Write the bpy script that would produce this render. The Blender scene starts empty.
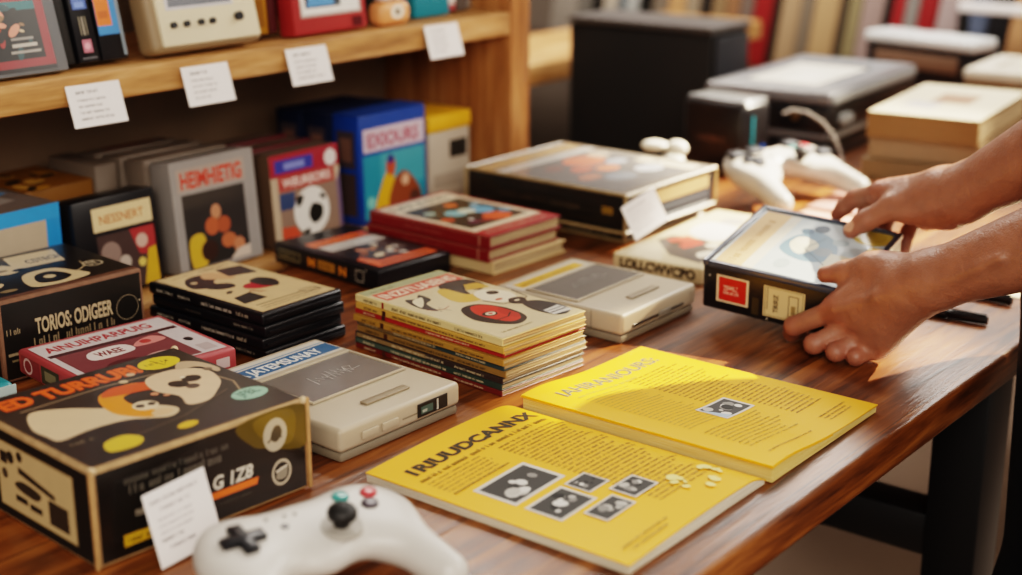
import bpy, bmesh, math, random
import numpy as np
from mathutils import Vector, Matrix, Euler
random.seed(7)
SC = bpy.context.scene
COL = SC.collection
PI = math.pi
T = 0.75                      # table top height

# ------------------------------------------------------------------ materials
def lin(h):
    h = h.lstrip('#')
    o = []
    for i in (0, 2, 4):
        c = int(h[i:i+2], 16) / 255
        o.append(c / 12.92 if c <= .04045 else ((c + .055) / 1.055) ** 2.4)
    return (o[0], o[1], o[2], 1.0)

MATS = {}
def mat(name, hexc, rough=.5, metal=0., coat=0., var=.12, nscale=18., bump=0., bscale=120., spec=.5, sss=0., alpha=None):
    if name in MATS: return MATS[name]
    m = bpy.data.materials.new(name); m.use_nodes = True
    nt = m.node_tree; b = nt.nodes['Principled BSDF']
    tc = nt.nodes.new('ShaderNodeTexCoord')
    n = nt.nodes.new('ShaderNodeTexNoise'); n.inputs['Scale'].default_value = nscale; n.inputs['Detail'].default_value = 4
    nt.links.new(tc.outputs['Object'], n.inputs['Vector'])
    mx = nt.nodes.new('ShaderNodeMix'); mx.data_type = 'RGBA'
    c = lin(hexc)
    mx.inputs['A'].default_value = tuple(max(0, v * (1 - var)) for v in c[:3]) + (1,)
    mx.inputs['B'].default_value = tuple(min(1, v * (1 + var)) for v in c[:3]) + (1,)
    nt.links.new(n.outputs['Fac'], mx.inputs['Factor'])
    nt.links.new(mx.outputs['Result'], b.inputs['Base Color'])
    b.inputs['Roughness'].default_value = rough
    b.inputs['Metallic'].default_value = metal
    b.inputs['Coat Weight'].default_value = coat
    b.inputs['Coat Roughness'].default_value = .12
    b.inputs['Specular IOR Level'].default_value = spec
    if sss:
        b.inputs['Subsurface Weight'].default_value = sss
        b.inputs['Subsurface Radius'].default_value = (.01, .004, .002)
        b.inputs['Subsurface Scale'].default_value = .5
    if alpha is not None: b.inputs['Alpha'].default_value = alpha
    if bump:
        n2 = nt.nodes.new('ShaderNodeTexNoise'); n2.inputs['Scale'].default_value = bscale; n2.inputs['Detail'].default_value = 3
        nt.links.new(tc.outputs['Object'], n2.inputs['Vector'])
        bp = nt.nodes.new('ShaderNodeBump'); bp.inputs['Strength'].default_value = bump; bp.inputs['Distance'].default_value = .002
        nt.links.new(n2.outputs['Fac'], bp.inputs['Height']); nt.links.new(bp.outputs['Normal'], b.inputs['Normal'])
    MATS[name] = m
    return m

def printmat(name, rough=.4, coat=0., wear=.10, spec=.5):
    if name in MATS: return MATS[name]
    m = bpy.data.materials.new(name); m.use_nodes = True
    nt = m.node_tree; b = nt.nodes['Principled BSDF']
    at = nt.nodes.new('ShaderNodeAttribute'); at.attribute_name = 'Col'
    tc = nt.nodes.new('ShaderNodeTexCoord')
    n = nt.nodes.new('ShaderNodeTexNoise'); n.inputs['Scale'].default_value = 60; n.inputs['Detail'].default_value = 5
    nt.links.new(tc.outputs['Object'], n.inputs['Vector'])
    mr = nt.nodes.new('ShaderNodeMapRange'); mr.inputs['To Min'].default_value = 1 - wear; mr.inputs['To Max'].default_value = 1 + wear * .4
    nt.links.new(n.outputs['Fac'], mr.inputs['Value'])
    vm = nt.nodes.new('ShaderNodeVectorMath'); vm.operation = 'SCALE'
    nt.links.new(at.outputs['Color'], vm.inputs[0]); nt.links.new(mr.outputs['Result'], vm.inputs['Scale'])
    nt.links.new(vm.outputs['Vector'], b.inputs['Base Color'])
    b.inputs['Roughness'].default_value = rough; b.inputs['Coat Weight'].default_value = coat
    b.inputs['Coat Roughness'].default_value = .1; b.inputs['Specular IOR Level'].default_value = spec
    MATS[name] = m
    return m

def woodmat(name, dark, mid, light, axis=0, stretch=14., scale=5., rough=.3, coat=.4, plank=0., bump=.15):
    if name in MATS: return MATS[name]
    m = bpy.data.materials.new(name); m.use_nodes = True
    nt = m.node_tree; b = nt.nodes['Principled BSDF']; L = nt.links.new
    tc = nt.nodes.new('ShaderNodeTexCoord'); mp = nt.nodes.new('ShaderNodeMapping')
    s = [stretch] * 3; s[axis] = 1.
    mp.inputs['Scale'].default_value = s
    L(tc.outputs['Object'], mp.inputs['Vector'])
    src = mp.outputs['Vector']
    if plank:
        sp = nt.nodes.new('ShaderNodeSeparateXYZ'); L(tc.outputs['Object'], sp.inputs['Vector'])
        dv = nt.nodes.new('ShaderNodeMath'); dv.operation = 'DIVIDE'; dv.inputs[1].default_value = plank; L(sp.outputs['Y'], dv.inputs[0])
        fl = nt.nodes.new('ShaderNodeMath'); fl.operation = 'FLOOR'; L(dv.outputs[0], fl.inputs[0])
        wn = nt.nodes.new('ShaderNodeTexWhiteNoise'); wn.noise_dimensions = '1D'; L(fl.outputs[0], wn.inputs['W'])
        va = nt.nodes.new('ShaderNodeVectorMath'); va.operation = 'MULTIPLY_ADD'
        L(wn.outputs['Color'], va.inputs[0]); va.inputs[1].default_value = (5, 5, 5); L(src, va.inputs[2])
        src = va.outputs['Vector']
    n1 = nt.nodes.new('ShaderNodeTexNoise'); n1.inputs['Scale'].default_value = scale; n1.inputs['Detail'].default_value = 8
    n1.inputs['Distortion'].default_value = .8; L(src, n1.inputs['Vector'])
    n2 = nt.nodes.new('ShaderNodeTexNoise'); n2.inputs['Scale'].default_value = scale * 7; n2.inputs['Detail'].default_value = 6; L(src, n2.inputs['Vector'])
    ad = nt.nodes.new('ShaderNodeMath'); ad.operation = 'MULTIPLY_ADD'; ad.inputs[1].default_value = .35
    L(n2.outputs['Fac'], ad.inputs[0]); L(n1.outputs['Fac'], ad.inputs[2])
    cr = nt.nodes.new('ShaderNodeValToRGB')
    e = cr.color_ramp.elements; e[0].position = .45; e[0].color = lin(dark); e[1].position = .9; e[1].color = lin(light)
    k = e.new(.66); k.color = lin(mid)
    L(ad.outputs[0], cr.inputs['Fac'])
    outc = cr.outputs['Color']
    if plank:
        mr = nt.nodes.new('ShaderNodeMapRange'); mr.inputs['To Min'].default_value = .75; mr.inputs['To Max'].default_value = 1.12
        L(wn.outputs['Value'], mr.inputs['Value'])
        fr = nt.nodes.new('ShaderNodeMath'); fr.operation = 'FRACT'; L(dv.outputs[0], fr.inputs[0])
        lt = nt.nodes.new('ShaderNodeMath'); lt.operation = 'GREATER_THAN'; lt.inputs[1].default_value = .012; L(fr.outputs[0], lt.inputs[0])
        mr2 = nt.nodes.new('ShaderNodeMapRange'); mr2.inputs['To Min'].default_value = .45; L(lt.outputs[0], mr2.inputs['Value'])
        mu = nt.nodes.new('ShaderNodeMath'); mu.operation = 'MULTIPLY'; L(mr.outputs[0], mu.inputs[0]); L(mr2.outputs[0], mu.inputs[1])
        vm = nt.nodes.new('ShaderNodeVectorMath'); vm.operation = 'SCALE'; L(outc, vm.inputs[0]); L(mu.outputs[0], vm.inputs['Scale'])
        outc = vm.outputs['Vector']
    L(outc, b.inputs['Base Color'])
    b.inputs['Roughness'].default_value = rough; b.inputs['Coat Weight'].default_value = coat; b.inputs['Coat Roughness'].default_value = .15
    bp = nt.nodes.new('ShaderNodeBump'); bp.inputs['Strength'].default_value = bump; bp.inputs['Distance'].default_value = .002
    L(ad.outputs[0], bp.inputs['Height']); L(bp.outputs['Normal'], b.inputs['Normal']); L(bp.outputs['Normal'], b.inputs['Coat Normal'])
    MATS[name] = m
    return m

TABLEWOOD = woodmat('table_wood', '#38190a', '#7c451c', '#ae6c34', axis=0, stretch=12, scale=3.5, rough=.42, coat=.22, plank=.142, bump=.55)
PINE = woodmat('pine_wood', '#8c6034', '#b68652', '#cfa474', axis=0, stretch=10, scale=4, rough=.5, coat=.1)
PINEV = woodmat('pine_upright', '#7a4e28', '#a06a3c', '#bb8a58', axis=2, stretch=10, scale=4, rough=.5, coat=.1)
PRINT = printmat('print_gloss', .32, .15)
PRINTM = printmat('print_matte', .6, 0., spec=.3)
PRINTC = printmat('print_coated', .22, .6)
BLK = mat('black_plastic', '#17161a', .32, bump=.05, bscale=400)
BLKM = mat('black_matte', '#161413', .55, bump=.05)
BLKCARD = mat('black_card', '#1c1815', .38, coat=.1, bump=.05, bscale=80)
WORN = mat('worn_card_edge', '#a98a63', .8, var=.45, nscale=90)
CARD = mat('white_card', '#e9e4e2', .7, var=.04)
PAGES = None

# ------------------------------------------------------------------ mesh builder
class MB:
    def __init__(s): s.bm = bmesh.new()
    def add(s, bm2, M=None):
        me = bpy.data.meshes.new('t'); bm2.to_mesh(me); bm2.free()
        if M is not None: me.transform(M)
        s.bm.from_mesh(me); bpy.data.meshes.remove(me); return s
    def box(s, x0, y0, z0, x1, y1, z1, bev=0., seg=2, mi=0, emi=None, M=None):
        b = bmesh.new()
        bmesh.ops.create_cube(b, size=1)
        for v in b.verts:
            v.co = Vector(((x0 + x1) / 2 + v.co.x * (x1 - x0), (y0 + y1) / 2 + v.co.y * (y1 - y0), (z0 + z1) / 2 + v.co.z * (z1 - z0)))
        for f in b.faces: f.material_index = mi
        if bev > 0:
            r = bmesh.ops.bevel(b, geom=b.edges[:], offset=bev, segments=seg, affect='EDGES', profile=.5, clamp_overlap=True)
            if emi is not None:
                for f in r['faces']:
                    f.material_index = emi
        return s.add(b, M)
    def cyl(s, p0, p1, r0, r1=None, seg=20, mi=0, bev=0.):
        r1 = r0 if r1 is None else r1
        p0 = Vector(p0); p1 = Vector(p1); d = p1 - p0
        b = bmesh.new()
        bmesh.ops.create_cone(b, cap_ends=True, cap_tris=False, segments=seg, radius1=r0, radius2=r1, depth=d.length)
        if bev:
            es = [e for e in b.edges if len(e.link_faces) == 2 and any(len(f.verts) > 4 for f in e.link_faces)]
            bmesh.ops.bevel(b, geom=es, offset=bev, segments=2, affect='EDGES', profile=.5)
        for f in b.faces: f.material_index = mi
        M = Matrix.Translation((p0 + p1) / 2) @ Vector((0, 0, 1)).rotation_difference(d).to_matrix().to_4x4()
        return s.add(b, M)
    def ball(s, c, r, sc=(1, 1, 1), mi=0, seg=20):
        b = bmesh.new(); bmesh.ops.create_uvsphere(b, u_segments=seg, v_segments=seg // 2 + 2, radius=r)
        for f in b.faces: f.material_index = mi
        return s.add(b, Matrix.Translation(c) @ Matrix.Diagonal((*sc, 1)))
    def prism(s, pts, z0, z1, bev=0., seg=2, mi=0, M=None, emi=None):
        b = bmesh.new()
        vs = [b.verts.new((p[0], p[1], z0)) for p in pts]
        f = b.faces.new(vs)
        r = bmesh.ops.extrude_face_region(b, geom=[f])
        for v in r['geom']:
            if isinstance(v, bmesh.types.BMVert): v.co.z = z1
        bmesh.ops.recalc_face_normals(b, faces=b.faces[:])
        for f in b.faces: f.material_index = mi
        if bev:
            q = bmesh.ops.bevel(b, geom=b.edges[:], offset=bev, segments=seg, affect='EDGES', profile=.5, clamp_overlap=True)
            if emi is not None:
                for f in q['faces']: f.material_index = emi
        return s.add(b, M)
    def tube(s, pts, r, seg=10, mi=0):
        b = bmesh.new(); rings = []
        pts = [Vector(p) for p in pts]
        for i, p in enumerate(pts):
            d = (pts[min(i + 1, len(pts) - 1)] - pts[max(i - 1, 0)]).normalized()
            a = d.orthogonal().normalized() if i == 0 else (rings[-1][1] - d * d.dot(rings[-1][1])).normalized()
            c = d.cross(a)
            rings.append(([b.verts.new(p + (a * math.cos(t) + c * math.sin(t)) * r) for t in [2 * PI * k / seg for k in range(seg)]], a))
        for i in range(len(rings) - 1):
            for k in range(seg):
                b.faces.new((rings[i][0][k], rings[i][0][(k + 1) % seg], rings[i + 1][0][(k + 1) % seg], rings[i + 1][0][k]))
        b.faces.new(rings[0][0][::-1]); b.faces.new(rings[-1][0])
        for f in b.faces: f.material_index = mi
        return s.add(b)
    def build(s, name, mats, parent=None, smooth=True, ang=35):
        me = bpy.data.meshes.new(name); s.bm.to_mesh(me); s.bm.free()
        if not isinstance(mats, (list, tuple)): mats = [mats]
        for m in mats: me.materials.append(m)
        if smooth:
            me.polygons.foreach_set('use_smooth', [True] * len(me.polygons))
            me.set_sharp_from_angle(angle=math.radians(ang))
        o = bpy.data.objects.new(name, me); COL.objects.link(o)
        if parent is not None: o.parent = parent
        return o

def tag(o, label, cat, group=None):
    o['label'] = label; o['category'] = cat
    if group: o['group'] = group
    return o
def thing(name, label, cat, loc=(0, 0, 0), rot=0., group=None, rx=0., ry=0.):
    o = bpy.data.objects.new(name, None); COL.objects.link(o); o.empty_display_size = .02
    o.location = loc; o.rotation_euler = (math.radians(rx), math.radians(ry), math.radians(rot))
    return tag(o, label, cat, group)
def struct(o): o['kind'] = 'structure'; return o
def dup(root, loc, rot, label, group=None):
    r = root.copy(); COL.objects.link(r); r.location = loc; r.rotation_euler = (0, 0, math.radians(rot)); r['label'] = label
    if group: r['group'] = group
    for ch in list(root.children):
        c = ch.copy(); COL.objects.link(c); c.parent = r
        for g in list(ch.children):
            e = g.copy(); COL.objects.link(e); e.parent = c
    return r

# ------------------------------------------------------------------ printed artwork
_TXT = {}
def text_mesh(s, bold=0.):
    k = (s, bold)
    if k in _TXT: return _TXT[k]
    cu = bpy.data.curves.new('t', 'FONT'); cu.body = s; cu.size = 1.; cu.offset = bold; cu.resolution_u = 3
    ob = bpy.data.objects.new('t', cu); COL.objects.link(ob)
    dg = bpy.context.evaluated_depsgraph_get(); me = bpy.data.meshes.new_from_object(ob.evaluated_get(dg))
    vs = [(v.co.x, v.co.y) for v in me.vertices]; fs = [tuple(p.vertices) for p in me.polygons]
    bpy.data.objects.remove(ob); bpy.data.curves.remove(cu); bpy.data.meshes.remove(me)
    x0 = min(v[0] for v in vs); x1 = max(v[0] for v in vs)
    vs = [(v[0] - x0, v[1]) for v in vs]
    _TXT[k] = (vs, fs, x1 - x0)
    return _TXT[k]

class Art:
    """flat printed artwork on a plane: o + u*U + v*V, u,v in 0..1 (su x sv metres)"""
    def __init__(s, o, U, V, su, sv, mapf=None, off=.0003):
        s.o = Vector(o); s.U = Vector(U).normalized(); s.V = Vector(V).normalized(); s.N = s.U.cross(s.V)
        s.su = su; s.sv = sv; s.vs = []; s.fs = []; s.cs = []; s.z = off; s.mapf = mapf
    def P(s, u, v):
        if s.mapf: return s.mapf(u, v, s.z)
        return s.o + s.U * (u * s.su) + s.V * (v * s.sv) + s.N * s.z
    def raw(s, uv, faces, col):
        c = lin(col) if isinstance(col, str) else col
        b = len(s.vs); s.vs += [tuple(s.P(*p)) for p in uv]
        for f in faces:
            s.fs.append(tuple(b + i for i in f)); s.cs.append(c)
        s.z += 1.5e-5
    def poly(s, pts, col):
        a = sum(pts[i][0] * pts[(i + 1) % len(pts)][1] - pts[(i + 1) % len(pts)][0] * pts[i][1] for i in range(len(pts)))
        if a < 0: pts = pts[::-1]
        s.raw(pts, [tuple(range(len(pts)))], col)
    def rect(s, u0, v0, u1, v1, col, n=1):
        if n == 1: s.poly([(u0, v0), (u1, v0), (u1, v1), (u0, v1)], col)
        else:
            uv = [(u0 + (u1 - u0) * i / n, v) for i in range(n + 1) for v in (v0, v1)]
            s.raw(uv, [(2 * i, 2 * i + 2, 2 * i + 3, 2 * i + 1) for i in range(n)], col)
    def frame(s, u0, v0, u1, v1, t, col):
        tv = t * s.su / s.sv
        s.raw([(u0, v0), (u1, v0), (u1, v1), (u0, v1), (u0 + t, v0 + tv), (u1 - t, v0 + tv), (u1 - t, v1 - tv), (u0 + t, v1 - tv)],
              [(0, 1, 5, 4), (1, 2, 6, 5), (2, 3, 7, 6), (3, 0, 4, 7)], col)
    def ell(s, u, v, r, col, asp=1., ang=0., n=28, a0=0., a1=2 * PI):
        k = s.su / s.sv; ca, sa = math.cos(ang), math.sin(ang); pts = []
        for i in range(n):
            t = a0 + (a1 - a0) * i / (n if a1 - a0 > 6.2 else n - 1); x = math.cos(t) * r; y = math.sin(t) * r * asp
            pts.append((u + x * ca - y * sa, v + (x * sa + y * ca) * k))
        s.poly(pts, col)
    def ring(s, u, v, r, t, col, asp=1., n=32):
        k = s.su / s.sv; uv = []
        for i in range(n):
            a = 2 * PI * i / n
            for q in (r - t, r): uv.append((u + q * math.cos(a), v + q * math.sin(a) * k * asp))
        s.raw(uv, [(2 * i, 2 * i + 1, (2 * i + 3) % (2 * n), (2 * i + 2) % (2 * n)) for i in range(n)], col)
    def blob(s, pts, col, k=5):
        n = len(pts); out = []
        for i in range(n):
            p0, p1, p2, p3 = (pts[(i + j - 1) % n] for j in range(4))
            for q in range(k):
                t = q / k
                out.append(tuple(.5 * (2 * p1[a] + (p2[a] - p0[a]) * t + (2 * p0[a] - 5 * p1[a] + 4 * p2[a] - p3[a]) * t * t + (3 * p1[a] - p0[a] - 3 * p2[a] + p3[a]) * t ** 3) for a in (0, 1)))
        s.poly(out, col)
    def line(s, pts, w, col):
        k = s.su / s.sv; uv = []
        for i, p in enumerate(pts):
            a = pts[max(i - 1, 0)]; b = pts[min(i + 1, len(pts) - 1)]
            dx = b[0] - a[0]; dy = (b[1] - a[1]) / k; L = math.hypot(dx, dy) or 1
            nx, ny = -dy / L * w / 2, dx / L * w / 2
            uv += [(p[0] + nx, p[1] + ny * k), (p[0] - nx, p[1] - ny * k)]
        s.raw(uv, [(2 * i + 1, 2 * i + 3, 2 * i + 2, 2 * i) for i in range(len(pts) - 1)], col)
    def text(s, t, u, v, h, col, w=None, bold=.0, ang=0., skew=0.):
        vs, fs, W = text_mesh(t, bold); k = s.su / s.sv
        sy = h / .70                                     # v units per em
        sx = (w / W) if w else sy / k
        ca, sa = math.cos(ang), math.sin(ang); uv = []
        for x, y in vs:
            X = x * sx + skew * y * sy / k; Y = y * sy / k
            uv.append((u + X * ca - Y * sa, v + (X * sa + Y * ca) * k))
        s.raw(uv, fs, col)
    def scrib(s, u, v, w, h, col, dens=1.6, rnd=random):
        """a line of illegible small print: little strokes in word groups"""
        k = s.su / s.sv; cw = h / k * .62; x = u; uv = []; fs = []
        def bar(x0, y0, x1, y1):
            b = len(uv); uv.extend([(x0, y0), (x1, y0), (x1, y1), (x0, y1)]); fs.append((b, b + 1, b + 2, b + 3))
        left = rnd.randint(3, 8)
        while x + cw < u + w:
            if left == 0:
                x += cw * .8; left = rnd.randint(3, 9); continue
            t = cw * .26; kind = rnd.random()
            bar(x, v, x + t, v + h * (1 if kind < .3 else .72))
            if kind > .25: bar(x + cw * .5, v, x + cw * .5 + t, v + h * .72)
            if kind > .5: bar(x, v + h * .55, x + cw * .6, v + h * .72)
            if kind > .7: bar(x, v, x + cw * .6, v + h * .17)
            x += cw; left -= 1
        if uv: s.raw(uv, fs, col)
    def para(s, u, v, w, h, n, lh, col, ragged=.25):
        for i in range(n):
            s.scrib(u, v - i * lh, w * (1 - random.random() * ragged), h, col)
            s.z -= 1.5e-5
        s.z += 1.5e-5
    def build(s, name, m, parent):
        me = bpy.data.meshes.new(name); me.from_pydata(s.vs, [], s.fs)
        at = me.color_attributes.new('Col', 'FLOAT_COLOR', 'CORNER')
        buf = []
        for p, c in zip(me.polygons, s.cs): buf += list(c) * p.loop_total
        at.data.foreach_set('color', buf)
        me.materials.append(m)
        o = bpy.data.objects.new(name, me); COL.objects.link(o); o.parent = parent
        return o
def art_top(x0, y0, x1, y1, z): return Art((x0, y0, z), (1, 0, 0), (0, 1, 0), x1 - x0, y1 - y0)
def art_front(x0, x1, y, z0, z1): return Art((x0, y, z0), (1, 0, 0), (0, 0, 1), x1 - x0, z1 - z0)     # faces -y
def art_left(x, y0, y1, z0, z1): return Art((x, y1, z0), (0, -1, 0), (0, 0, 1), y1 - y0, z1 - z0)      # faces -x, reads from the far end

# ------------------------------------------------------------------ implicit surfaces -> one continuous mesh
def rcone(P, a, b, ra, rb):
    a = np.array(a, np.float32); b = np.array(b, np.float32); d = b - a; L = float(d @ d) + 1e-12
    t = np.clip(((P - a) @ d) / L, 0, 1)
    return np.linalg.norm(P - a - t[..., None] * d, axis=-1) - (ra + (rb - ra) * t)
def ellip(P, c, r, R=None):
    q = P - np.array(c, np.float32)
    if R is not None: q = q @ np.array(R, np.float32)
    r = np.array(r, np.float32); k0 = np.linalg.norm(q / r, axis=-1); k1 = np.linalg.norm(q / (r * r), axis=-1)
    return k0 * (k0 - 1) / np.maximum(k1, 1e-6)
def rboxs(P, c, half, r, R=None):
    q = P - np.array(c, np.float32)
    if R is not None: q = q @ np.array(R, np.float32)
    q = np.abs(q) - (np.array(half, np.float32) - r)
    return np.linalg.norm(np.maximum(q, 0), axis=-1) + np.minimum(q.max(-1), 0) - r
def smin(a, b, k):
    h = np.maximum(k - np.abs(a - b), 0) / k
    return np.minimum(a, b) - h * h * k * .25
def smax(a, b, k): return -smin(-a, -b, k)
def surface_nets(f, lo, hi, h):
    lo = np.array(lo, np.float32); n = np.ceil((np.array(hi) - lo) / h).astype(int) + 1
    ax = [lo[i] + h * np.arange(n[i], dtype=np.float32) for i in range(3)]
    V = np.empty(tuple(n), np.float32)
    for i in range(0, n[0], 24):
        P = np.stack(np.meshgrid(ax[0][i:i+24], ax[1], ax[2], indexing='ij'), -1); V[i:i+24] = f(P)
    S = V < 0
    c = np.zeros(tuple(n - 1), np.int8)
    for dx in (0, 1):
        for dy in (0, 1):
            for dz in (0, 1): c += S[dx:n[0]-1+dx, dy:n[1]-1+dy, dz:n[2]-1+dz]
    act = (c > 0) & (c < 8); idx = np.argwhere(act); M = len(idx)
    acc = np.zeros((M, 3), np.float64); cnt = np.zeros(M)
    cor = [(a, b, d) for a in (0, 1) for b in (0, 1) for d in (0, 1)]
    for p in cor:
        for k in range(3):
            if p[k]: continue
            q = list(p); q[k] = 1
            va = V[idx[:, 0]+p[0], idx[:, 1]+p[1], idx[:, 2]+p[2]]; vb = V[idx[:, 0]+q[0], idx[:, 1]+q[1], idx[:, 2]+q[2]]
            m = (va < 0) != (vb < 0); t = np.where(m, va / np.where(m, va - vb, 1), 0)
            pt = np.array(p, float) + np.zeros((M, 3)); pt[:, k] += t
            acc += pt * m[:, None]; cnt += m
    verts = lo + h * (idx + acc / np.maximum(cnt, 1)[:, None])
    ids = -np.ones(tuple(n - 1), np.int64); ids[tuple(idx.T)] = np.arange(M)
    faces = []
    for k in range(3):
        a, b = [(1, 2), (2, 0), (0, 1)][k]
        sl0 = [slice(None)] * 3; sl1 = [slice(None)] * 3; sl0[k] = slice(0, -1); sl1[k] = slice(1, None)
        A = S[tuple(sl0)]; B = S[tuple(sl1)]
        E = np.argwhere(A != B); sgn = A[tuple(E.T)]
        ok = (E[:, a] > 0) & (E[:, b] > 0) & (E[:, a] < n[a] - 1) & (E[:, b] < n[b] - 1); E = E[ok]; sgn = sgn[ok]
        q = []
        for da, db in ((-1, -1), (0, -1), (0, 0), (-1, 0)):
            e = E.copy(); e[:, a] += da; e[:, b] += db; q.append(ids[tuple(e.T)])
        q = np.stack(q, 1); q[~sgn] = q[~sgn][:, ::-1]
        faces.append(q[(q >= 0).all(1)])
    return verts, np.concatenate(faces)
def sdf_mesh(name, parts):
    """parts: list of (verts, faces) joined in one mesh"""
    vs = []; fs = []; b = 0
    for v, f in parts:
        vs += v.tolist(); fs += (f + b).tolist(); b += len(v)
    me = bpy.data.meshes.new(name); me.from_pydata(vs, [], fs); me.validate()
    me.polygons.foreach_set('use_smooth', [True] * len(me.polygons))
    return me

# ------------------------------------------------------------------ camera
TH = math.atan(452 / 1472.); YAW = math.atan2(1215, 1472. / math.cos(TH))
fw = Vector((math.cos(YAW) * math.cos(TH), math.sin(YAW) * math.cos(TH), -math.sin(TH)))
rt = Vector((math.sin(YAW), -math.cos(YAW), 0)); up = rt.cross(fw)
cam = bpy.data.cameras.new('camera'); co = bpy.data.objects.new('camera', cam); COL.objects.link(co)
co.matrix_world = Matrix(((rt.x, up.x, -fw.x, 0), (rt.y, up.y, -fw.y, 0), (rt.z, up.z, -fw.z, 1.29), (0, 0, 0, 1)))
cam.sensor_width = 36; cam.lens = 1472 / 1022 * 36; cam.clip_start = .05
cam.dof.use_dof = True; cam.dof.focus_distance = 1.43; cam.dof.aperture_fstop = 2.7
SC.camera = co
SC.view_settings.view_transform = 'Filmic'; SC.view_settings.look = 'High Contrast'
SC.view_settings.exposure = 0.36

# ------------------------------------------------------------------ light
w = bpy.data.worlds.new('world'); SC.world = w; w.use_nodes = True
w.node_tree.nodes['Background'].inputs['Color'].default_value = (1., .93, .86, 1); w.node_tree.nodes['Background'].inputs['Strength'].default_value = .23
def lamp(name, kind, loc, target, energy, color, **k):
    l = bpy.data.lights.new(name, kind); l.energy = energy; l.color = color
    for a, v in k.items(): setattr(l, a, v)
    o = bpy.data.objects.new(name, l); COL.objects.link(o); o.location = loc
    o.rotation_euler = (Vector(target) - Vector(loc)).to_track_quat('-Z', 'Y').to_euler()
    return o
# low warm sun through a side window, big sky window behind, soft room light from the camera side
lamp('sun_beam', 'SPOT', (4.9, -0.75, 3.75), (2.5, .72, .75), 6000, (1., .85, .64), spot_size=math.radians(17.5), spot_blend=.2, shadow_soft_size=.05)
lamp('sun_patch', 'SPOT', (4.7, -0.95, 3.75), (1.30, .68, .75), 4000, (1., .82, .56), spot_size=math.radians(4.2), spot_blend=.12, shadow_soft_size=.03)  # extra narrow spot, added to throw the sunlit patch on the magazine
lamp('far_fill', 'AREA', (2.7, 2.3, 2.7), (3.75, 1.7, .9), 60, (1., .92, .84), shape='RECTANGLE', size=1.2, size_y=.8)  # added fill to brighten the binder row, no actual lamp there
lamp('side_fill', 'AREA', (2.3, -1.2, 2.3), (1.7, .5, .3), 24, (1., .90, .78), shape='RECTANGLE', size=1.4, size_y=1.0)  # added fill for the floor and the right-hand faces, no actual lamp
lamp('window_light', 'AREA', (3.9, .9, 2.6), (1.4, .9, .75), 48, (1., .95, .88), shape='RECTANGLE', size=1.6, size_y=1.1)
lamp('room_light', 'AREA', (-1.0, -1.0, 2.2), (1.2, 1.2, .85), 50, (1., .90, .78), shape='RECTANGLE', size=1.8, size_y=1.4)

# ------------------------------------------------------------------ setting
def floor_mat():
    m = mat('concrete_floor', '#6d5a4b', .7, var=.3, nscale=3, bump=.2, bscale=30); return m
struct(MB().box(-2, -2, -.1, 5.2, 4.2, 0).build('floor', floor_mat()))
struct(MB().box(4.2, -2, 0, 4.3, 4.2, 3).build('wall_back', mat('plaster_back', '#6b5f55', .8, var=.1)))
struct(MB().box(-2, 3.3, 0, 4.2, 3.4, 3).build('wall_left', mat('plaster_left', '#8a8379', .8, var=.1)))

STEEL = mat('black_steel', '#151314', .4, bump=.03)
# table
tb = thing('work_table', 'long varnished brown plank table on black steel frames, everything lies on it', 'table', (1.5, .95, 0))
b = MB(); b.box(-1.75, -.437, .71, 1.85, .43, T, bev=.006, seg=3)
b.build('tabletop', TABLEWOOD, tb)
for x in (-1.55, .065, 1.68):
    for y0, y1 in ((-.41, -.345), (.33, .395)):
        MB().box(x, y0, 0, x + .075, y1, .7097, bev=.004).build('leg', STEEL, tb)
    MB().box(x + .008, -.3449, .455, x + .066, .3299, .51, bev=.004).build('crossbar', STEEL, tb)
    MB().box(x + .002, -.3449, .655, x + .073, .3299, .7097, bev=.004).build('top_rail', STEEL, tb)

# bookcase
bc = thing('bookcase', 'wooden bookcase with two visible shelves of retro game boxes behind the table', 'bookcase', (0, 0, 0))
MB().box(1.775, 1.40, 0, 1.822, 1.68, 1.75, bev=.003).build('side_panel', PINEV, bc)
MB().box(.1, 1.40, 0, .147, 1.68, 1.75, bev=.003).build('side_panel', PINEV, bc)
MB().box(.1475, 1.40, .999, 1.7745, 1.664, 1.034, bev=.004).build('shelf', PINE, bc)
MB().box(.1475, 1.40, .718, 1.7745, 1.664, .75, bev=.004).build('shelf', PINE, bc)
MB().box(.1475, 1.40, 1.42, 1.7745, 1.664, 1.455, bev=.004).build('shelf', PINE, bc)
MB().box(.1475, 1.665, .02, 1.7745, 1.68, 1.74).build('back_panel', mat('dark_back_board', '#7a6450', .7), bc)

# price cards on the shelf edge
def price_card(x, z, label, rot):
    o = thing('price_card', label, 'price card', (x, 1.3998, z), 0, 'paper price cards on the shelf edge', ry=rot * .3, rx=-17)
    M_ = MB().box(-.035, -.0012, -.048, .038, 0, 0, bev=.0005, seg=1); M_.build('card', CARD, o)
    a = art_front(-.034, .035, -.0013, -.047, 0)
    a.scrib(.15, .78, .45, .09, '#8a8688'); a.para(.15, .60, .7, .07, 4, .15, '#a09c9e', .5)
    a.build('printed_lines', PRINTM, o)
price_card(1.007, 1.022, 'white price card on shelf edge below the blue and orange spines, leftmost of four', 2.5)
price_card(1.170, 1.024, 'white price card on shelf edge below the cream console with round buttons', 1.5)
price_card(1.340, 1.027, 'white price card on shelf edge below the red framed case', 1.5)
price_card(1.608, 1.031, 'white price card on shelf edge below the teal book, nearest the wooden post', 1.5)

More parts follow.
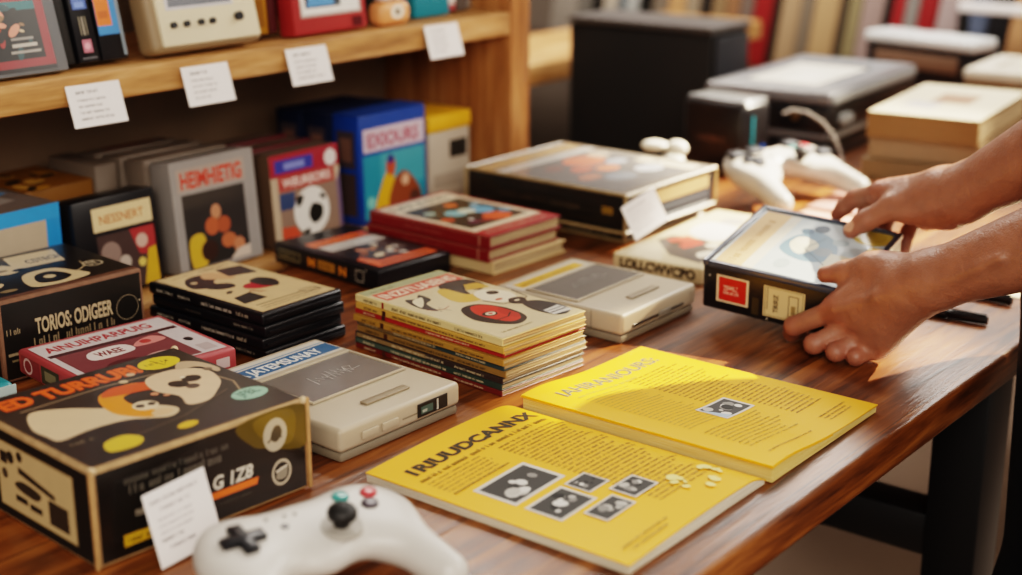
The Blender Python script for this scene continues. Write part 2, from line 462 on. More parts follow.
# ---- upper shelf
def upright(name, label, cat, x, y, z, wd, dp, h, lean, bodymat, bev=.002, group=None, rz=0, part_name='case'):
    a = math.radians(lean)
    o = thing(name, label, cat, (x, y, z + dp * math.sin(a) + .0003), rz, group, rx=-lean)
    MB().box(0, 0, 0, wd, dp, h, bev=bev).build(part_name, bodymat, o)
    return o
GREYP = mat('grey_plastic', '#6d6f72', .45)
Z2 = 1.034
o = upright('game_case', 'grey rimmed game case with red header and crowded action cover, left end of top shelf', 'game case', .815, 1.412, Z2, .175, .018, .2, 15, GREYP)
a = art_front(.003, .160, 0, .004, .196)
a.rect(0, 0, 1, 1, '#8f3238'); a.rect(0, 0, 1, .025, '#1c1b1e'); a.rect(.04, .07, .93, .40, '#17181b'); a.rect(0, .43, 1, .62, '#a2383d')
a.text('HAONITND', .2, .455, .085, '#e8dcd0', w=.72, bold=.03); a.rect(.55, .35, .93, .40, '#2c6a70')
for q in range(46):
    a.ell(.1 + .76 * random.random(), .1 + .27 * random.random(), .02 + .045 * random.random(), random.choice(['#c9b394', '#b8452c', '#e2d5bd', '#8d6b4e', '#2c4a4f', '#d8917a', '#1c1c1e', '#a33a3a', '#1c1c1e']), .5, random.random() * 3)
a.rect(.68, .14, .88, .16, '#b7b0a6'); a.rect(.68, .18, .86, .195, '#8f8a84'); a.rect(.66, .105, .9, .12, '#9d978f')
a.build('printed_cover', PRINT, o)
o = upright('binder', 'plain black spine between the grey rimmed case and the blue labelled spine', 'book', .995, 1.428, Z2, .016, .03, .2, 13, BLKM)
o = upright('game_box', 'black spine with blue label and small pink emblem on top shelf', 'game box', 1.014, 1.425, Z2, .029, .03, .21, 13, BLK)
a = art_front(0.002, .027, 0, 0, .21)
a.rect(.12, .29, .88, .95, '#3d5fa8'); a.rect(.25, .30, .75, .33, '#6b8ad0'); a.rect(.3, .37, .7, .42, '#93a9dc')
a.rect(.3, .15, .36, .25, '#8f856f'); a.rect(.46, .15, .52, .25, '#b9ae98'); a.rect(.62, .15, .68, .25, '#8f856f'); a.rect(.25, .055, .75, .125, '#b56b7a'); a.ell(.5, .09, .16, '#d99aa4'); a.rect(.1, .02, .9, .03, '#5a5a5e')
a.build('printed_spine', PRINT, o)
o = upright('game_box', 'black spine with orange label framed in blue on top shelf', 'game box', 1.0455, 1.425, Z2, .036, .03, .21, 12, BLK)
a = art_front(0.001, .028, 0, 0, .21)
a.rect(.02, .14, 1.2, 1, '#3f86c4'); a.rect(.04, .19, .78, 1, '#e0742c')
for q in range(5): a.rect(.16 + .05 * (q % 2), .23 + q * .11, .66, .27 + q * .11, '#c4601f')
a.rect(1.1, .02, 1.28, .98, '#7d8890')
a.build('printed_spine', PRINT, o)
# cream tabletop game unit leaning back
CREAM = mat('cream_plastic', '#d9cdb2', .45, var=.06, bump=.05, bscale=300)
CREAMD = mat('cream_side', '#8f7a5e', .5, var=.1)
o = thing('handheld_game', 'cream handheld game unit with pink screen and row of round buttons on top shelf', 'handheld game', (1.105, 1.404, Z2 + .0091), 0, None, rx=-14)
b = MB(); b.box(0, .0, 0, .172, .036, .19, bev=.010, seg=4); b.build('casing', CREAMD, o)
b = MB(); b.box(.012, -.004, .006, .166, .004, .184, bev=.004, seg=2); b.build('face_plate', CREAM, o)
a = art_front(.012, .166, -.0042, .006, .184)
a.rect(.08, .24, .76, .95, '#c6c3c6'); a.rect(.11, .26, .74, .52, '#6c7078'); a.poly([(.11, .42), (.74, .34), (.74, .93), (.11, .93)], '#d98d9c'); a.poly([(.5, .5), (.6, .3), (.68, .32), (.66, .6)], '#4a6ea0'); a.rect(.25, .5, .6, .58, '#e9c3c6')
a.build('screen_print', PRINT, o)
for u in (.030, .050, .072, .090): 
    b = MB(); b.cyl((u, -.0041, .031), (u, -.009, .031), .0038); b.build('button', BLK, o)
b = MB(); b.cyl((.132, -.0041, .033), (.132, -.010, .033), .0055); b.build('button', BLK, o)
o = upright('book', 'mustard yellow spine beside the cream handheld game', 'book', 1.296, 1.445, Z2, .026, .12, .19, 4, mat('mustard', '#a9781f', .5))
a = art_front(.002, .024, 0, 0, .19); a.rect(.2, .05, .8, .95, '#8a5a18'); a.build('printed_spine', PRINT, o)
o = upright('book', 'dark maroon spine between mustard book and red framed case', 'book', 1.324, 1.445, Z2, .014, .12, .19, 4, mat('maroon', '#4a1519', .5))
RED = mat('red_card', '#9c2f31', .45, var=.12)
o = upright('game_case', 'red framed case with white window and blue orange picture on top shelf', 'game case', 1.345, 1.42, Z2, .138, .03, .19, 7, RED, .004)
a = art_front(0, .138, 0, 0, .19)
a.rect(.1, .12, .92, .95, '#b7a9a4'); a.rect(.13, .14, .89, .93, '#e9e6e2'); a.rect(.17, .18, .72, .9, '#4b4f57'); a.poly([(.19, .19), (.56, .19), (.5, .5), (.3, .36)], '#5e95c8'); a.poly([(.2, .4), (.36, .4), (.5, .9), (.2, .9)], '#d97742'); a.poly([(.64, .18), (.86, .18), (.86, .6), (.7, .5)], '#e3e4e0')
a.rect(.78, .02, .92, .09, '#571a1f')
a.build('printed_cover', PRINT, o)
o = upright('box', 'dark green black box standing behind the small orange white figure', 'box', 1.495, 1.475, Z2, .1, .05, .15, 0, mat('dark_green', '#14201d', .4))
a = art_front(0, .1, 0, 0, .15); a.ell(.3, .3, .12, '#2b5a4c', .5); a.rect(.1, .1, .9, .16, '#243530'); a.ell(.7, .5, .1, '#6b7d78', .6); a.build('printed_cover', PRINT, o)
# small rounded figure / timer in front of it
o = thing('toy_timer', 'small rounded white and orange toy standing on the top shelf', 'toy', (1.54, 1.43, Z2), 0)
b = MB(); b.box(-.032, -.012, 0.0003, .032, .02, .034, bev=.012, seg=4); b.build('body', mat('pale_orange', '#dd9a66', .4), o)
b = MB(); b.box(-.026, -.010, .0345, .026, .016, .052, bev=.008, seg=3); b.build('cap', CARD, o)
a = art_front(-.02, .02, -.0122, .01, .03); a.ell(.5, .5, .35, '#f0e2d0', .7); a.ell(.5, .5, .12, '#6a5a4a'); a.build('dial', PRINT, o)
o = upright('book', 'teal blue book on top shelf above the last price card', 'book', 1.602, 1.44, Z2, .076, .05, .17, 3, mat('teal_card', '#1c7f92', .45))
a = art_front(0, .076, 0, 0, .17); a.rect(.08, .3, .92, .9, '#2a94a8'); a.build('printed_cover', PRINT, o)
o = upright('book', 'slim pink and white spine beside the teal book', 'book', 1.682, 1.45, Z2, .022, .1, .18, 3, mat('pink_card', '#b9585a', .5))
a = art_front(0, .022, 0, 0, .18); a.rect(.1, .05, .9, .3, '#e0d2cc'); a.build('printed_spine', PRINT, o)
o = upright('book', 'dull grey brown spine at the right end of the top shelf', 'book', 1.708, 1.45, Z2, .024, .1, .18, 2, mat('dull_grey', '#5d534d', .6))
o = upright('book', 'pale grey thin spine touching the wooden post end of top shelf', 'book', 1.735, 1.46, Z2, .016, .1, .18, 2, mat('pale_grey', '#8b827a', .6))

# ---- lower compartment
Z1 = T
o = upright('game_box', 'deep game box with bright blue rim and beige front, left in the lower shelf', 'game box', .855, 1.462, Z1, .138, .15, .128, 0, mat('taupe_card', '#6f625a', .5), .002)
a = art_front(0, .138, 0, 0, .128)
a.rect(0, 0, 1, 1, '#2a86c4'); a.rect(-.0, .04, .88, .86, '#b9a893'); a.rect(.1, .52, .8, .56, '#8f4a3c'); a.rect(.15, .46, .76, .51, '#6f7a4e'); a.rect(.86, 0, 1, 1, '#2f8fd2'); a.rect(0, .86, 1, 1, '#3a97d6')
a.build('printed_front', PRINT, o)
a = art_top(0, 0, .138, .15, .128); a.rect(.05, .1, .95, .9, '#7d706a'); a.poly([(.4, .2), (.8, .3), (.7, .7), (.3, .5)], '#a39a94'); a.poly([(.75, .5), (.9, .55), (.85, .8), (.7, .7)], '#6c93b8'); a.build('printed_top', PRINTM, o)
o = upright('game_box', 'yellow and black patterned box behind the black case with cream title', 'game box', .9955, 1.535, Z1, .10, .12, .127, 0, mat('ochre_card', '#7a5014', .5))
a = art_top(0, 0, .10, .12, .127); a.rect(0, 0, 1, 1, '#8a5a18')
for q in range(14): a.ell(random.random(), random.random(), .08 + .1 * random.random(), random.choice(['#2a1f14', '#b8842a', '#3b2a18', '#c79a48']), .5, random.random() * 3)
a.build('printed_top', PRINTM, o)
o = upright('game_case', 'black case with cream title strip and colourful picture on lower shelf', 'game case', 1.002, 1.440, Z1, .122, .045, .120, 6, BLK, .003)
a = art_front(0.01, .122, 0, 0, .120)
a.rect(.15, .66, .93, .9, '#dcc59a'); a.text('NESSNERT', .24, .73, .09, '#b5622e', w=.58, bold=.01)
a.rect(.17, .02, .93, .62, '#4a3a38'); a.ell(.33, .42, .13, '#8f7a72'); a.ell(.5, .3, .08, '#b9aba0'); a.ell(.45, .12, .12, '#241e1e'); a.poly([(.6, .62), (.93, .62), (.93, .3), (.7, .35)], '#a33a3c'); a.ell(.75, .48, .08, '#c9a79a'); a.poly([(.72, .02), (.93, .02), (.93, .4), (.82, .38)], '#c9a22e'); a.ell(.72, .26, .05, '#d8c06a'); a.ell(.3, .16, .09, '#6b544c')
a.build('printed_front', PRINT, o)
# grey cases, a row one behind another
GREYC = mat('grey_case', '#8c8682', .4, var=.08); 
GREYB = mat('taupe_case', '#76695e', .55, var=.12)
for k in range(4):
    o = upright('video_case', ['grey video case with red title and portrait cover, front of its row on lower shelf', 'taupe case directly behind the grey video case', 'taupe case third from the front behind the grey video case', 'rearmost taupe case behind the grey video case'][k],
                'video case', 1.147 - .003 * k, 1.437 + .045 * k, Z1, .138, .042 if k else .04, .145 - .001 * k, 5, GREYC if k == 0 else GREYB, .004, 'grey cases one behind another')
    if k == 0:
        a = art_front(0, .138, 0, 0, .145)
        a.rect(.0, .0, 1, 1, '#97928f'); a.rect(.07, .73, .88, .93, '#a8988e'); a.text('HEIMHIETIG', .11, .755, .14, '#c8412f', w=.73, bold=.03)
        a.rect(.1, .04, .85, .70, '#33302f'); a.ell(.48, .5, .06, '#c08868', 1.2); a.ell(.42, .38, .085, '#b5613f'); a.ell(.56, .37, .08, '#a9583a'); a.blob([(.15, .04), (.14, .3), (.3, .33), (.34, .15), (.3, .04)], '#c9a63a'); a.ell(.6, .22, .09, '#b56a48', .8); a.ell(.72, .16, .07, '#bd7f60'); a.ell(.36, .17, .1, '#3d2a24'); a.poly([(.6, .04), (.85, .04), (.85, .14), (.7, .12)], '#c9b9ad')
        a.build('printed_front', PRINT, o)
    else:
        a = art_top(0, 0, .138, .042, .145 - .001 * k); a.rect(.2, .2, .8, .8, '#8b5a48' if k > 2 else '#7f7268'); a.build('printed_top', PRINTM, o)
o = upright('video_case', 'taupe box with red top print half hidden left of the grey case row', 'video case', 1.100, 1.535, Z1, .034, .1, .142, 0, GREYB, .003)
# soccer boxes
BOXB = mat('dark_red_card', '#5c1d20', .5)
BOXT = mat('brown_card', '#5b4636', .6)
for k in range(3):
    o = upright('game_box', ['red topped game box with football picture on lower shelf', 'dark red box directly behind the football game box', 'rearmost dark red box behind the football game box'][k], 'game box', 1.310, 1.437 + .05 * k, Z1, .129, .047, .127, 4, BOXT if k == 0 else BOXB, .002, 'football game boxes')
    if k == 0:
        a = art_front(0, .129, 0, 0, .127)
        a.rect(0, 0, 1, 1, '#b9a58e'); a.rect(0, .76, 1, 1, '#9c2b3a'); a.rect(.07, .8, .62, .94, '#3c3f92'); a.rect(.2, .83, .5, .9, '#7d86c4'); a.ell(.88, .86, .09, '#ddd5d2')
        a.rect(.1, .60, .92, .76, '#a94a44'); a.text('WEUREORS', .16, .64, .09, '#ecd9d0', w=.7, bold=.02); a.rect(.1, 0, .95, .6, '#8c7466'); a.poly([(.95, 0), (1, 0), (1, .7), (.95, .6)], '#6a5b7a')
        a.rect(.1, .4, .32, .58, '#3b4b6e'); a.ell(.55, .33, .26, '#e4dfd8'); a.blob([(.5, .28), (.56, .4), (.7, .36), (.7, .24), (.58, .18)], '#25231f'); a.blob([(.34, .5), (.44, .52), (.42, .44), (.35, .4)], '#25231f'); a.blob([(.7, .5), (.76, .46), (.74, .42), (.68, .46)], '#34302c'); a.poly([(.1, 0), (.42, 0), (.3, .2), (.1, .22)], '#c4553c'); a.blob([(.4, .12), (.5, .14), (.48, .06), (.42, .05)], '#34302c')
        a.build('printed_front', PRINT, o)
    a = art_top(0, 0, .129, .047, .127); a.rect(.06, .15, .94, .85, '#6e5c50'); a.build('printed_top', PRINTM, o)
# blue boxes
BLUE = mat('blue_card', '#16408f', .4, var=.1)
DBLUE = mat('dark_blue_card', '#101c3c', .45, var=.1)
for k in range(3):
    o = upright('game_box', ['tall bright blue box with white title and painted figure, lower shelf', 'dark blue box directly behind the bright blue box', 'rearmost dark blue box behind the bright blue box'][k], 'game box', 1.476 - .002 * k, 1.437 + .056 * k, Z1, .143, .052, .160 - .002 * k, 1.0, BLUE if k == 0 else DBLUE, .003, 'blue boxes one behind another')
    a = art_left(0, .004, .048, .005, .147); a.rect(.1, .55, .9, .93, '#4b4148'); a.rect(.1, .06, .9, .5, '#50413f'); a.rect(.25, .62, .75, .86, '#7a5b50'); a.build('printed_spine', PRINT, o)
    if k == 0:
        a = art_front(0, .143, 0, 0, .160)
        a.rect(.06, .66, .96, .87, '#c9b7c4'); a.text('EXIOURS', .12, .70, .12, '#a84a5c', w=.76, bold=.03); a.rect(.05, .05, .96, .63, '#2f8aa0'); a.rect(.3, .3, .96, .63, '#4a9aa8')
        a.blob([(.2, .08), (.28, .3), (.42, .48), (.5, .36), (.44, .12)], '#d8a528'); a.ell(.45, .5, .07, '#b9543a', 1.5); a.blob([(.42, .1), (.5, .36), (.68, .42), (.88, .22), (.85, .08)], '#8c4a2e'); a.ell(.66, .34, .06, '#d9a98c'); a.ell(.45, .56, .05, '#3b3a7a'); a.ell(.8, .16, .08, '#5a3a30'); a.ell(.15, .2, .06, '#7fc0b8')
        a.build('printed_front', PRINT, o)
    a = art_top(0, 0, .143, .052, .160 - .002 * k); a.rect(0, 0, 1, 1, '#274f9c' if k == 0 else '#16244a'); a.build('printed_top', PRINTM, o)
o = thing('storage_box', 'white box with yellow lid beside the wooden post in lower shelf', 'box', (1.640, 1.452, Z1 + .0003), 0)
MB().box(0, 0, 0, .096, .1, .109, bev=.002).build('box_body', mat('offwhite_card', '#b3a595', .6), o)
MB().box(-.002, -.002, .1095, .098, .102, .135, bev=.003).build('lid', mat('yellow_card', '#d9a21c', .5), o)
a = art_front(0, .096, 0, 0, .109); a.rect(.5, .6, .92, .85, '#2c2620'); a.rect(.1, .2, .9, .4, '#9d8f80'); a.build('printed_front', PRINTM, o)

# ------------------------------------------------------------------ background behind the table
o = thing('speaker_cabinet', 'large flat black cabinet with grey edge standing behind the table', 'cabinet', (2.45, 1.446, 0))
MB().box(0, 0, 0.0003, .14, .335, .925, bev=.006).build('cabinet_body', mat('cabinet_black', '#121010', .6), o)
MB().box(-.003, -.004, .926, .145, .339, .941, bev=.005).build('top_edge', mat('cabinet_edge', '#4b4644', .45), o)
MB().box(.01, -.0075, .02, .13, -.0003, .92, bev=.002).build('side_strip', mat('cabinet_strip', '#2b2c31', .45), o)
o = thing('bench', 'low wooden bench board seen between the wooden post and the black cabinet', 'bench', (2.2, 1.86, 0))
MB().box(0, 0, .79, 1.2, .3, .835, bev=.004).build('bench_top', PINE, o)
for x in (.03, 1.12):
    for y in (.02, .23): MB().box(x, y, 0.0003, x + .05, y + .05, .7897).build('leg', PINEV, o)

# wall of tall binders on a back shelf
bs = thing('back_shelf', 'long low dark shelf carrying the row of tall binders against back wall', 'shelf', (3.7, 0, 0))
DW = mat('dark_wood', '#3a281c', .5)
MB().box(-.03, .55, .62, .3, 3.2, .66, bev=.003).build('shelf_board', DW, bs)
MB().box(-.08, 1.0, .868, -.06, 1.43, .892, bev=.004).build('white_rail', CARD, bs)
MB().box(-.08, 1.405, .0003, -.062, 1.43, .8677).build('rail_post', BLKM, bs)
MB().box(-.08, 1.0, .0003, -.062, 1.025, .8677).build('rail_post', BLKM, bs)
for y in (.56, 1.85, 3.14): MB().box(0, y, 0.0003, .28, y + .05, .6197).build('upright', DW, bs)
rows = [(545, 575, '#8d857c', 'grey beige'), (575, 590, '#6c6862', 'stone grey'), (590, 602, '#15120f', 'black'), (602, 618, '#b0a596', 'pale sand'), (618, 626, '#56626a', 'slate blue'), (626, 641, '#a5a7a4', 'cool pale grey'),
        (641, 655, '#14110f', 'jet black'), (655, 672, '#75695c', 'grey brown'), (672, 690, '#b98e63', 'caramel'), (690, 705, '#93836f', 'khaki'), (705, 718, '#2a241f', 'charcoal'), (718, 732, '#876f52', 'olive tan'),
        (732, 746, '#8a6448', 'brown'), (746, 760, '#6f6058', 'taupe'), (760, 779, '#8a1f20', 'deep red'), (779, 787, '#231a17', 'thin dark brown'), (787, 806, '#a58a6c', 'light tan'), (806, 819, '#766a5c', 'drab grey'),
        (819, 843, '#b0916b', 'wide straw coloured'), (843, 852, '#4a3f33', 'dark khaki'), (852, 864, '#8b7f5f', 'olive'), (864, 885, '#9a8580', 'dusty pink'), (885, 893, '#1a1413', 'thin black'), (893, 904, '#97282b', 'crimson'),
        (904, 917, '#85807c', 'mid grey'), (917, 934, '#8c2023', 'wide dark red'), (934, 962, '#a39291', 'wide pinkish grey'), (962, 980, '#59647a', 'blue grey'), (980, 1000, '#17161a', 'broad black'), (1000, 1030, '#b58a63', 'wide tan'), (1030, 1055, '#7a5a40', 'chestnut')]
def yat(px):      # along the shelf, from the spacing of the spines
    return 2.784 - (px - 545) / 477 * (1.494 + .12 * (1 - (px - 545) / 477))
def binder(y0, y1, hexc, label, h):
    o = thing('tall_binder', label, 'binder', (3.705, y1 - .002, .66), 0, None, rx=8)
    o.location.z += .0004
    wdt = max(.012, (y0 - y1) * .97)
    m = mat('binder_' + hexc[1:], hexc, .6, var=.18, nscale=6)
    MB().box(0, 0, 0, .22, wdt, h, bev=min(.006, wdt * .2), seg=2).build('cover', m, o)
    return o
for i, (a0, a1, hexc, nm) in enumerate(rows):
    prev = rows[i - 1][3] if i else None
    lab = f'{nm} binder spine on the back shelf' + (f', right of the {prev} one' if prev else ', leftmost in the row')
    binder(yat(a0), yat(a1), hexc, lab, .46 + .04 * random.random())

# ------------------------------------------------------------------ things on the table
TZ = T + .0004
INK = '#1b1817'; CRM = '#d8bf95'
def carton(name, label, cat, x, y, z, rot, wd, dp, h, m=BLKCARD, bev=.0022, emi=WORN, group=None, part='carton'):
    o = thing(name, label, cat, (x, y, z), rot, group)
    MB().box(0, 0, 0, wd, dp, h, bev=bev, seg=2, emi=1).build(part, [m, emi], o)
    return o

# A: dark carton, back left
W_, D_, H_ = .172, .155, .089
o = carton('game_carton', 'worn black carton with cream lettering on its front, left edge, behind the red case', 'game box', .789, 1.284, TZ, -4.5, W_, D_, H_, emi=mat('rust_edge', '#7a5844', .75, var=.4, nscale=70), bev=.004)
a = art_top(.004, .004, W_ - .004, D_ - .004, H_)
a.rect(0, 0, 1, 1, '#26211d'); a.rect(0, 0, 1, .05, '#6d4c3c'); a.poly([(.42, .60), (.78, .58), (.86, .92), (.5, .95)], CRM); a.text('CSTECN', .56, .68, .1, INK, w=.26, bold=.02, ang=-.04)
a.ell(.86, .35, .07, '#cdbb9b'); a.ell(.86, .35, .057, '#2a2521'); a.text('ST', .825, .31, .09, '#cdbb9b', w=.07, bold=.02)
a.blob([(.1, .5), (.22, .8), (.4, .78), (.46, .6), (.36, .52), (.22, .56)], CRM); a.blob([(.3, .12), (.38, .42), (.6, .46), (.68, .3), (.72, .12), (.5, .06)], CRM); a.blob([(.38, .18), (.44, .36), (.57, .38), (.62, .2), (.5, .12)], '#2a2420'); a.ell(.5, .27, .04, CRM); a.ell(.44, .58, .05, INK, .6); a.ell(.33, .63, .05, '#8f7a58', .5); a.ell(.12, .3, .09, CRM, .5, .5); a.ell(.15, .15, .06, '#8f7a58', .5)
a.line([(.66, .22), (.8, .34), (.82, .46)], .008, CRM)
a.build('printed_top', PRINT, o)
a = art_front(.004, W_ - .004, 0, .004, H_ - .004)
a.text('TORIOS: ODIGEER', .22, .52, .2, '#bda98a', w=.56, bold=.03, skew=.0); a.scrib(.2, .36, .6, .11, '#8a7a62'); a.scrib(.24, .25, .5, .05, '#6f634f')
a.ring(.89, .56, .085, .004, '#a0917a'); a.scrib(.02, .58, .14, .08, '#9a8a70'); a.rect(.02, .3, .17, .34, '#8a7a62'); a.rect(.04, .22, .15, .25, '#75684f'); a.ell(.985, .62, .006, '#c9b89a')
a.build('printed_front', PRINT, o)

# B: red case + a second one underneath, teal pack on the far left
REDC = mat('faded_red_case', '#a2474a', .42, var=.1)
o = carton('game_case', 'dark red case lying flat underneath the red and white case', 'game case', .770, 1.066, TZ, -8, .155, .150, .020, m=mat('deep_red_case', '#6c1c20', .45), emi=mat('deep_red_edge', '#7c2a2c', .5))
W_, D_, H_ = .163, .148, .026
o = thing('game_case', 'red rimmed case with white top and red lettering, between the two black cartons', 'game case', (.7675, 1.108, TZ + .0205), -8)
MB().box(0, 0, 0, W_, D_, H_, bev=.004, seg=3).build('case', REDC, o)
a = art_top(.007, .007, W_ - .007, D_ - .007, H_)
a.rect(0, 0, 1, 1, '#cdc3c2'); a.rect(0, .98, 1, 1, '#b56a6c'); a.text('AINUIHPARPUIG', .06, .78, .12, '#a8323a', w=.8, bold=.03, ang=.02); a.rect(.02, .66, .98, .72, '#4a2a2e'); a.rect(.05, .02, .82, .66, '#7c4448'); a.blob([(.22, .4), (.25, .58), (.5, .6), (.52, .42)], '#e0d4cf'); a.text('WAEE', .27, .45, .1, '#7c2a30', w=.2, bold=.03); a.blob([(.55, .48), (.62, .58), (.75, .62), (.8, .5), (.68, .46)], '#d78b86'); a.ell(.66, .54, .04, '#b5423f'); a.ell(.35, .2, .14, '#5a2b30', .6); a.ell(.6, .2, .1, '#c49a94', .6); a.ell(.9, .36, .03, '#2a2225', 1.4); a.rect(.86, .05, .96, .2, '#b9aaa9')
a.build('printed_top', PRINT, o)
a = art_left(0, .006, D_ - .006, .003, H_ - .003); a.rect(.02, .05, .3, .95, '#8a3a40'); a.ell(.12, .5, .07, '#d3b0ac', .9); a.ell(.12, .5, .05, '#8a3a40', .9); a.rect(.33, .05, .6, .95, '#4a4a3c'); a.rect(.38, .25, .55, .75, '#8a8468'); a.build('printed_side', PRINT, o)
a = art_front(W_ - .03, W_ - .004, 0, .004, H_ - .004); a.rect(.2, .2, .8, .8, '#c9b3b2'); a.build('printed_tab', PRINT, o)
o = thing('cartridge_pack', 'teal pack with pale rounded rim at the far left edge of the table', 'pack', (.665, 1.205, TZ), -6)
MB().box(0, 0, 0, .082, .05, .038, bev=.007, seg=3).build('pack', mat('teal_pack', '#1f7f88', .4), o)
MB().box(.0005, -.0022, .002, .0818, -.0003, .036, bev=.001).build('rim', mat('teal_rim', '#a9b9b6', .4), o)

# C: stack of black cases
W_, D_, H_ = .118, .192, .0136
CGRP = 'black cartridge cases in one stack'
names = ['bottom black case of the four-high stack beside the grey console', 'second black case from the bottom of the stack of four', 'third black case from the bottom, under the cream cover', 'topmost black case of its stack, cream cover with red oval']
for k in range(4):
    o = thing('game_case', names[k], 'game case', (.998 + [.003, .0, .002, 0][k], 1.122 + [0, .001, -.001, 0][k], TZ + k * .0140), [-1.6, -.4, -.9, -.6][k], CGRP)
    b = MB(); b.box(0, 0, 0, W_, D_, H_, bev=.003, seg=3); b.build('case', BLK, o)
    b = MB(); b.box(.004, -.0022, .0045, W_ - .004, -.0002, .0085, bev=.0008); b.build('closing_lip', BLK, o)
    a = art_left(0, .006, D_ - .006, .001, H_ - .001)
    if k in (3, 1):
        a.scrib(.05, .35, .16, .34, '#c9bfae'); a.scrib(.26, .35, .12, .32, '#c9bfae'); a.scrib(.48, .3, .3, .38, '#cfc6b6'); a.scrib(.8, .3, .12, .4, '#b9ad98')
    else:
        a.scrib(.75, .35, .18, .3, '#9b9284'); a.scrib(.3, .4, .15, .2, '#6a6258')
    a.build('printed_spine', PRINT, o)
    if k == 3:
        a = art_top(.006, .006, W_ - .004, D_ - .006, H_)
        a.rect(0, 0, 1, 1, '#d9bd90'); a.frame(.02, .015, .98, .985, .008, '#b99a6c'); a.scrib(.14, .93, .3, .02, '#a8763e'); a.scrib(.5, .93, .44, .03, '#3b2f26')
        a.blob([(.06, .68), (.2, .86), (.45, .88), (.5, .76), (.36, .7), (.3, .6)], '#2e2a2a'); a.blob([(.36, .8), (.5, .9), (.66, .78), (.6, .66), (.46, .72)], '#d3a97e'); a.poly([(.6, .72), (.92, .66), (.95, .86), (.66, .9)], '#3c3836'); a.blob([(.16, .62), (.3, .66), (.44, .6), (.4, .52), (.24, .54)], '#332e2d'); a.ell(.2, .77, .04, '#c9b08a'); a.ell(.22, .45, .05, '#2e2a2a', .6, .5); a.ell(.62, .43, .2, '#b5323a', .62, -.25); a.blob([(.62, .54), (.78, .56), (.84, .44), (.72, .34), (.6, .42)], '#3d3836'); a.line([(.3, .34), (.42, .38), (.5, .3)], .012, '#a33a35'); a.line([(.4, .4), (.44, .3)], .01, '#a33a35')
        a.poly([(.06, .2), (.36, .2), (.36, .36), (.12, .34)], '#3a3735'); a.rect(.1, .12, .94, .128, '#4a3b2e'); a.rect(.1, .08, .94, .086, '#4a3b2e'); a.frame(.72, .09, .92, .16, .008, '#3a2f26'); a.scrib(.1, .04, .8, .016, '#7a6242')
        a.build('printed_cover', PRINT, o)

# D: foreground carton
W_, D_, H_ = .208, .193, .0835
o = carton('game_carton', 'large black retro game carton with orange title, worn tan edges, in front left corner', 'game box', .601, .877, TZ, -5, W_, D_, H_, bev=.0048)
a = art_top(.004, .004, W_ - .004, D_ - .004, H_)
a.rect(0, 0, 1, 1, '#2b2724'); a.text('ED TURRUB!', .06, .815, .115, '#8a3a14', w=.665, bold=.06); a.text('ED TURRUB!', .066, .825, .115, '#e2652a', w=.665, bold=.045)
a.line([(.1, .76), (.5, .775), (.74, .75), (.9, .62), (.93, .4), (.86, .22)], .01, '#8f7a60')
a.ell(.835, .865, .1, '#d8bd34', .78); a.scrib(.77, .86, .13, .03, '#6a5a1a'); a.line([(.82, .92), (.84, .82), (.88, .88)], .006, '#6a5a1a')
a.blob([(.04, .55), (.12, .72), (.25, .66), (.38, .52), (.52, .42), (.58, .3), (.5, .24), (.36, .34), (.2, .36), (.06, .34), (.04, .42)], '#cfb795')
a.blob([(.36, .46), (.42, .68), (.6, .72), (.67, .62), (.5, .60), (.47, .48), (.5, .34), (.44, .30)], '#d98a28'); a.blob([(.42, .66), (.52, .73), (.7, .66), (.69, .57), (.58, .6), (.5, .62)], '#cc5526'); a.ell(.5, .43, .055, '#d7c3a3'); a.ell(.48, .44, .02, '#2b2421'); a.ell(.53, .43, .018, '#2b2421'); a.ell(.51, .31, .05, '#cfae88', .7)
a.blob([(.62, .56), (.68, .72), (.84, .73), (.93, .62), (.9, .46), (.82, .36), (.72, .28), (.63, .30), (.66, .42)], '#d3b898'); a.ell(.74, .55, .04, '#241f1d', 1.2, .4); a.ell(.82, .57, .045, '#241f1d', .9); a.ell(.77, .48, .03, '#4a3c34'); a.ell(.8, .61, .012, '#e6d9c0')
a.blob([(.84, .72), (.9, .8), (.965, .74), (.985, .6), (.95, .56), (.93, .68)], '#b9a184'); a.ell(.94, .62, .02, '#6b5c4c'); a.ell(.66, .82, .02, '#c9a98c'); a.ell(.6, .52, .018, '#c98a68'); a.ell(.63, .47, .014, '#c98a68'); a.ell(.59, .76, .02, '#c9b08c')
a.ell(.885, .21, .088, '#8fb8a3', .72, .1); a.text('JFBL', .83, .19, .06, '#3f6a5c', w=.11, bold=.02, ang=.08)
a.ell(.5, .10, .05, '#d2a92c', .6, .15); a.blob([(.13, .08), (.16, .18), (.26, .2), (.3, .12), (.24, .06)], '#cdb038'); a.scrib(.06, .25, .1, .03, '#8b7d66')
a.line([(.3, .16), (.55, .2), (.85, .33)], .006, '#6f6252')
a.build('printed_top', PRINT, o)
a = art_front(.004, W_ - .004, 0, .004, H_ - .004)
a.rect(0, 0, 1, 1, '#1d1a18'); a.blob([(.66, 1), (.72, .72), (.8, .62), (1, .5), (1, 1)], '#5a4a17'); a.blob([(.74, .98), (.8, .7), (.93, .6), (.94, .98)], '#6e5a1c')
a.scrib(.12, .78, .5, .08, '#5f5a52'); a.scrib(.14, .66, .46, .1, '#6a645b'); a.text('G 1Z8', .52, .36, .15, '#d9d2c4', w=.20, bold=.03, skew=.12); a.poly([(.5, .25), (.74, .25), (.75, .33), (.5, .33)], '#e2702a'); a.scrib(.16, .4, .12, .09, '#b5aa98'); a.rect(.1, .1, .3, .23, '#d0a428'); a.scrib(.12, .13, .12, .06, '#4a3a14'); a.scrib(.5, .16, .22, .04, '#4b4640')
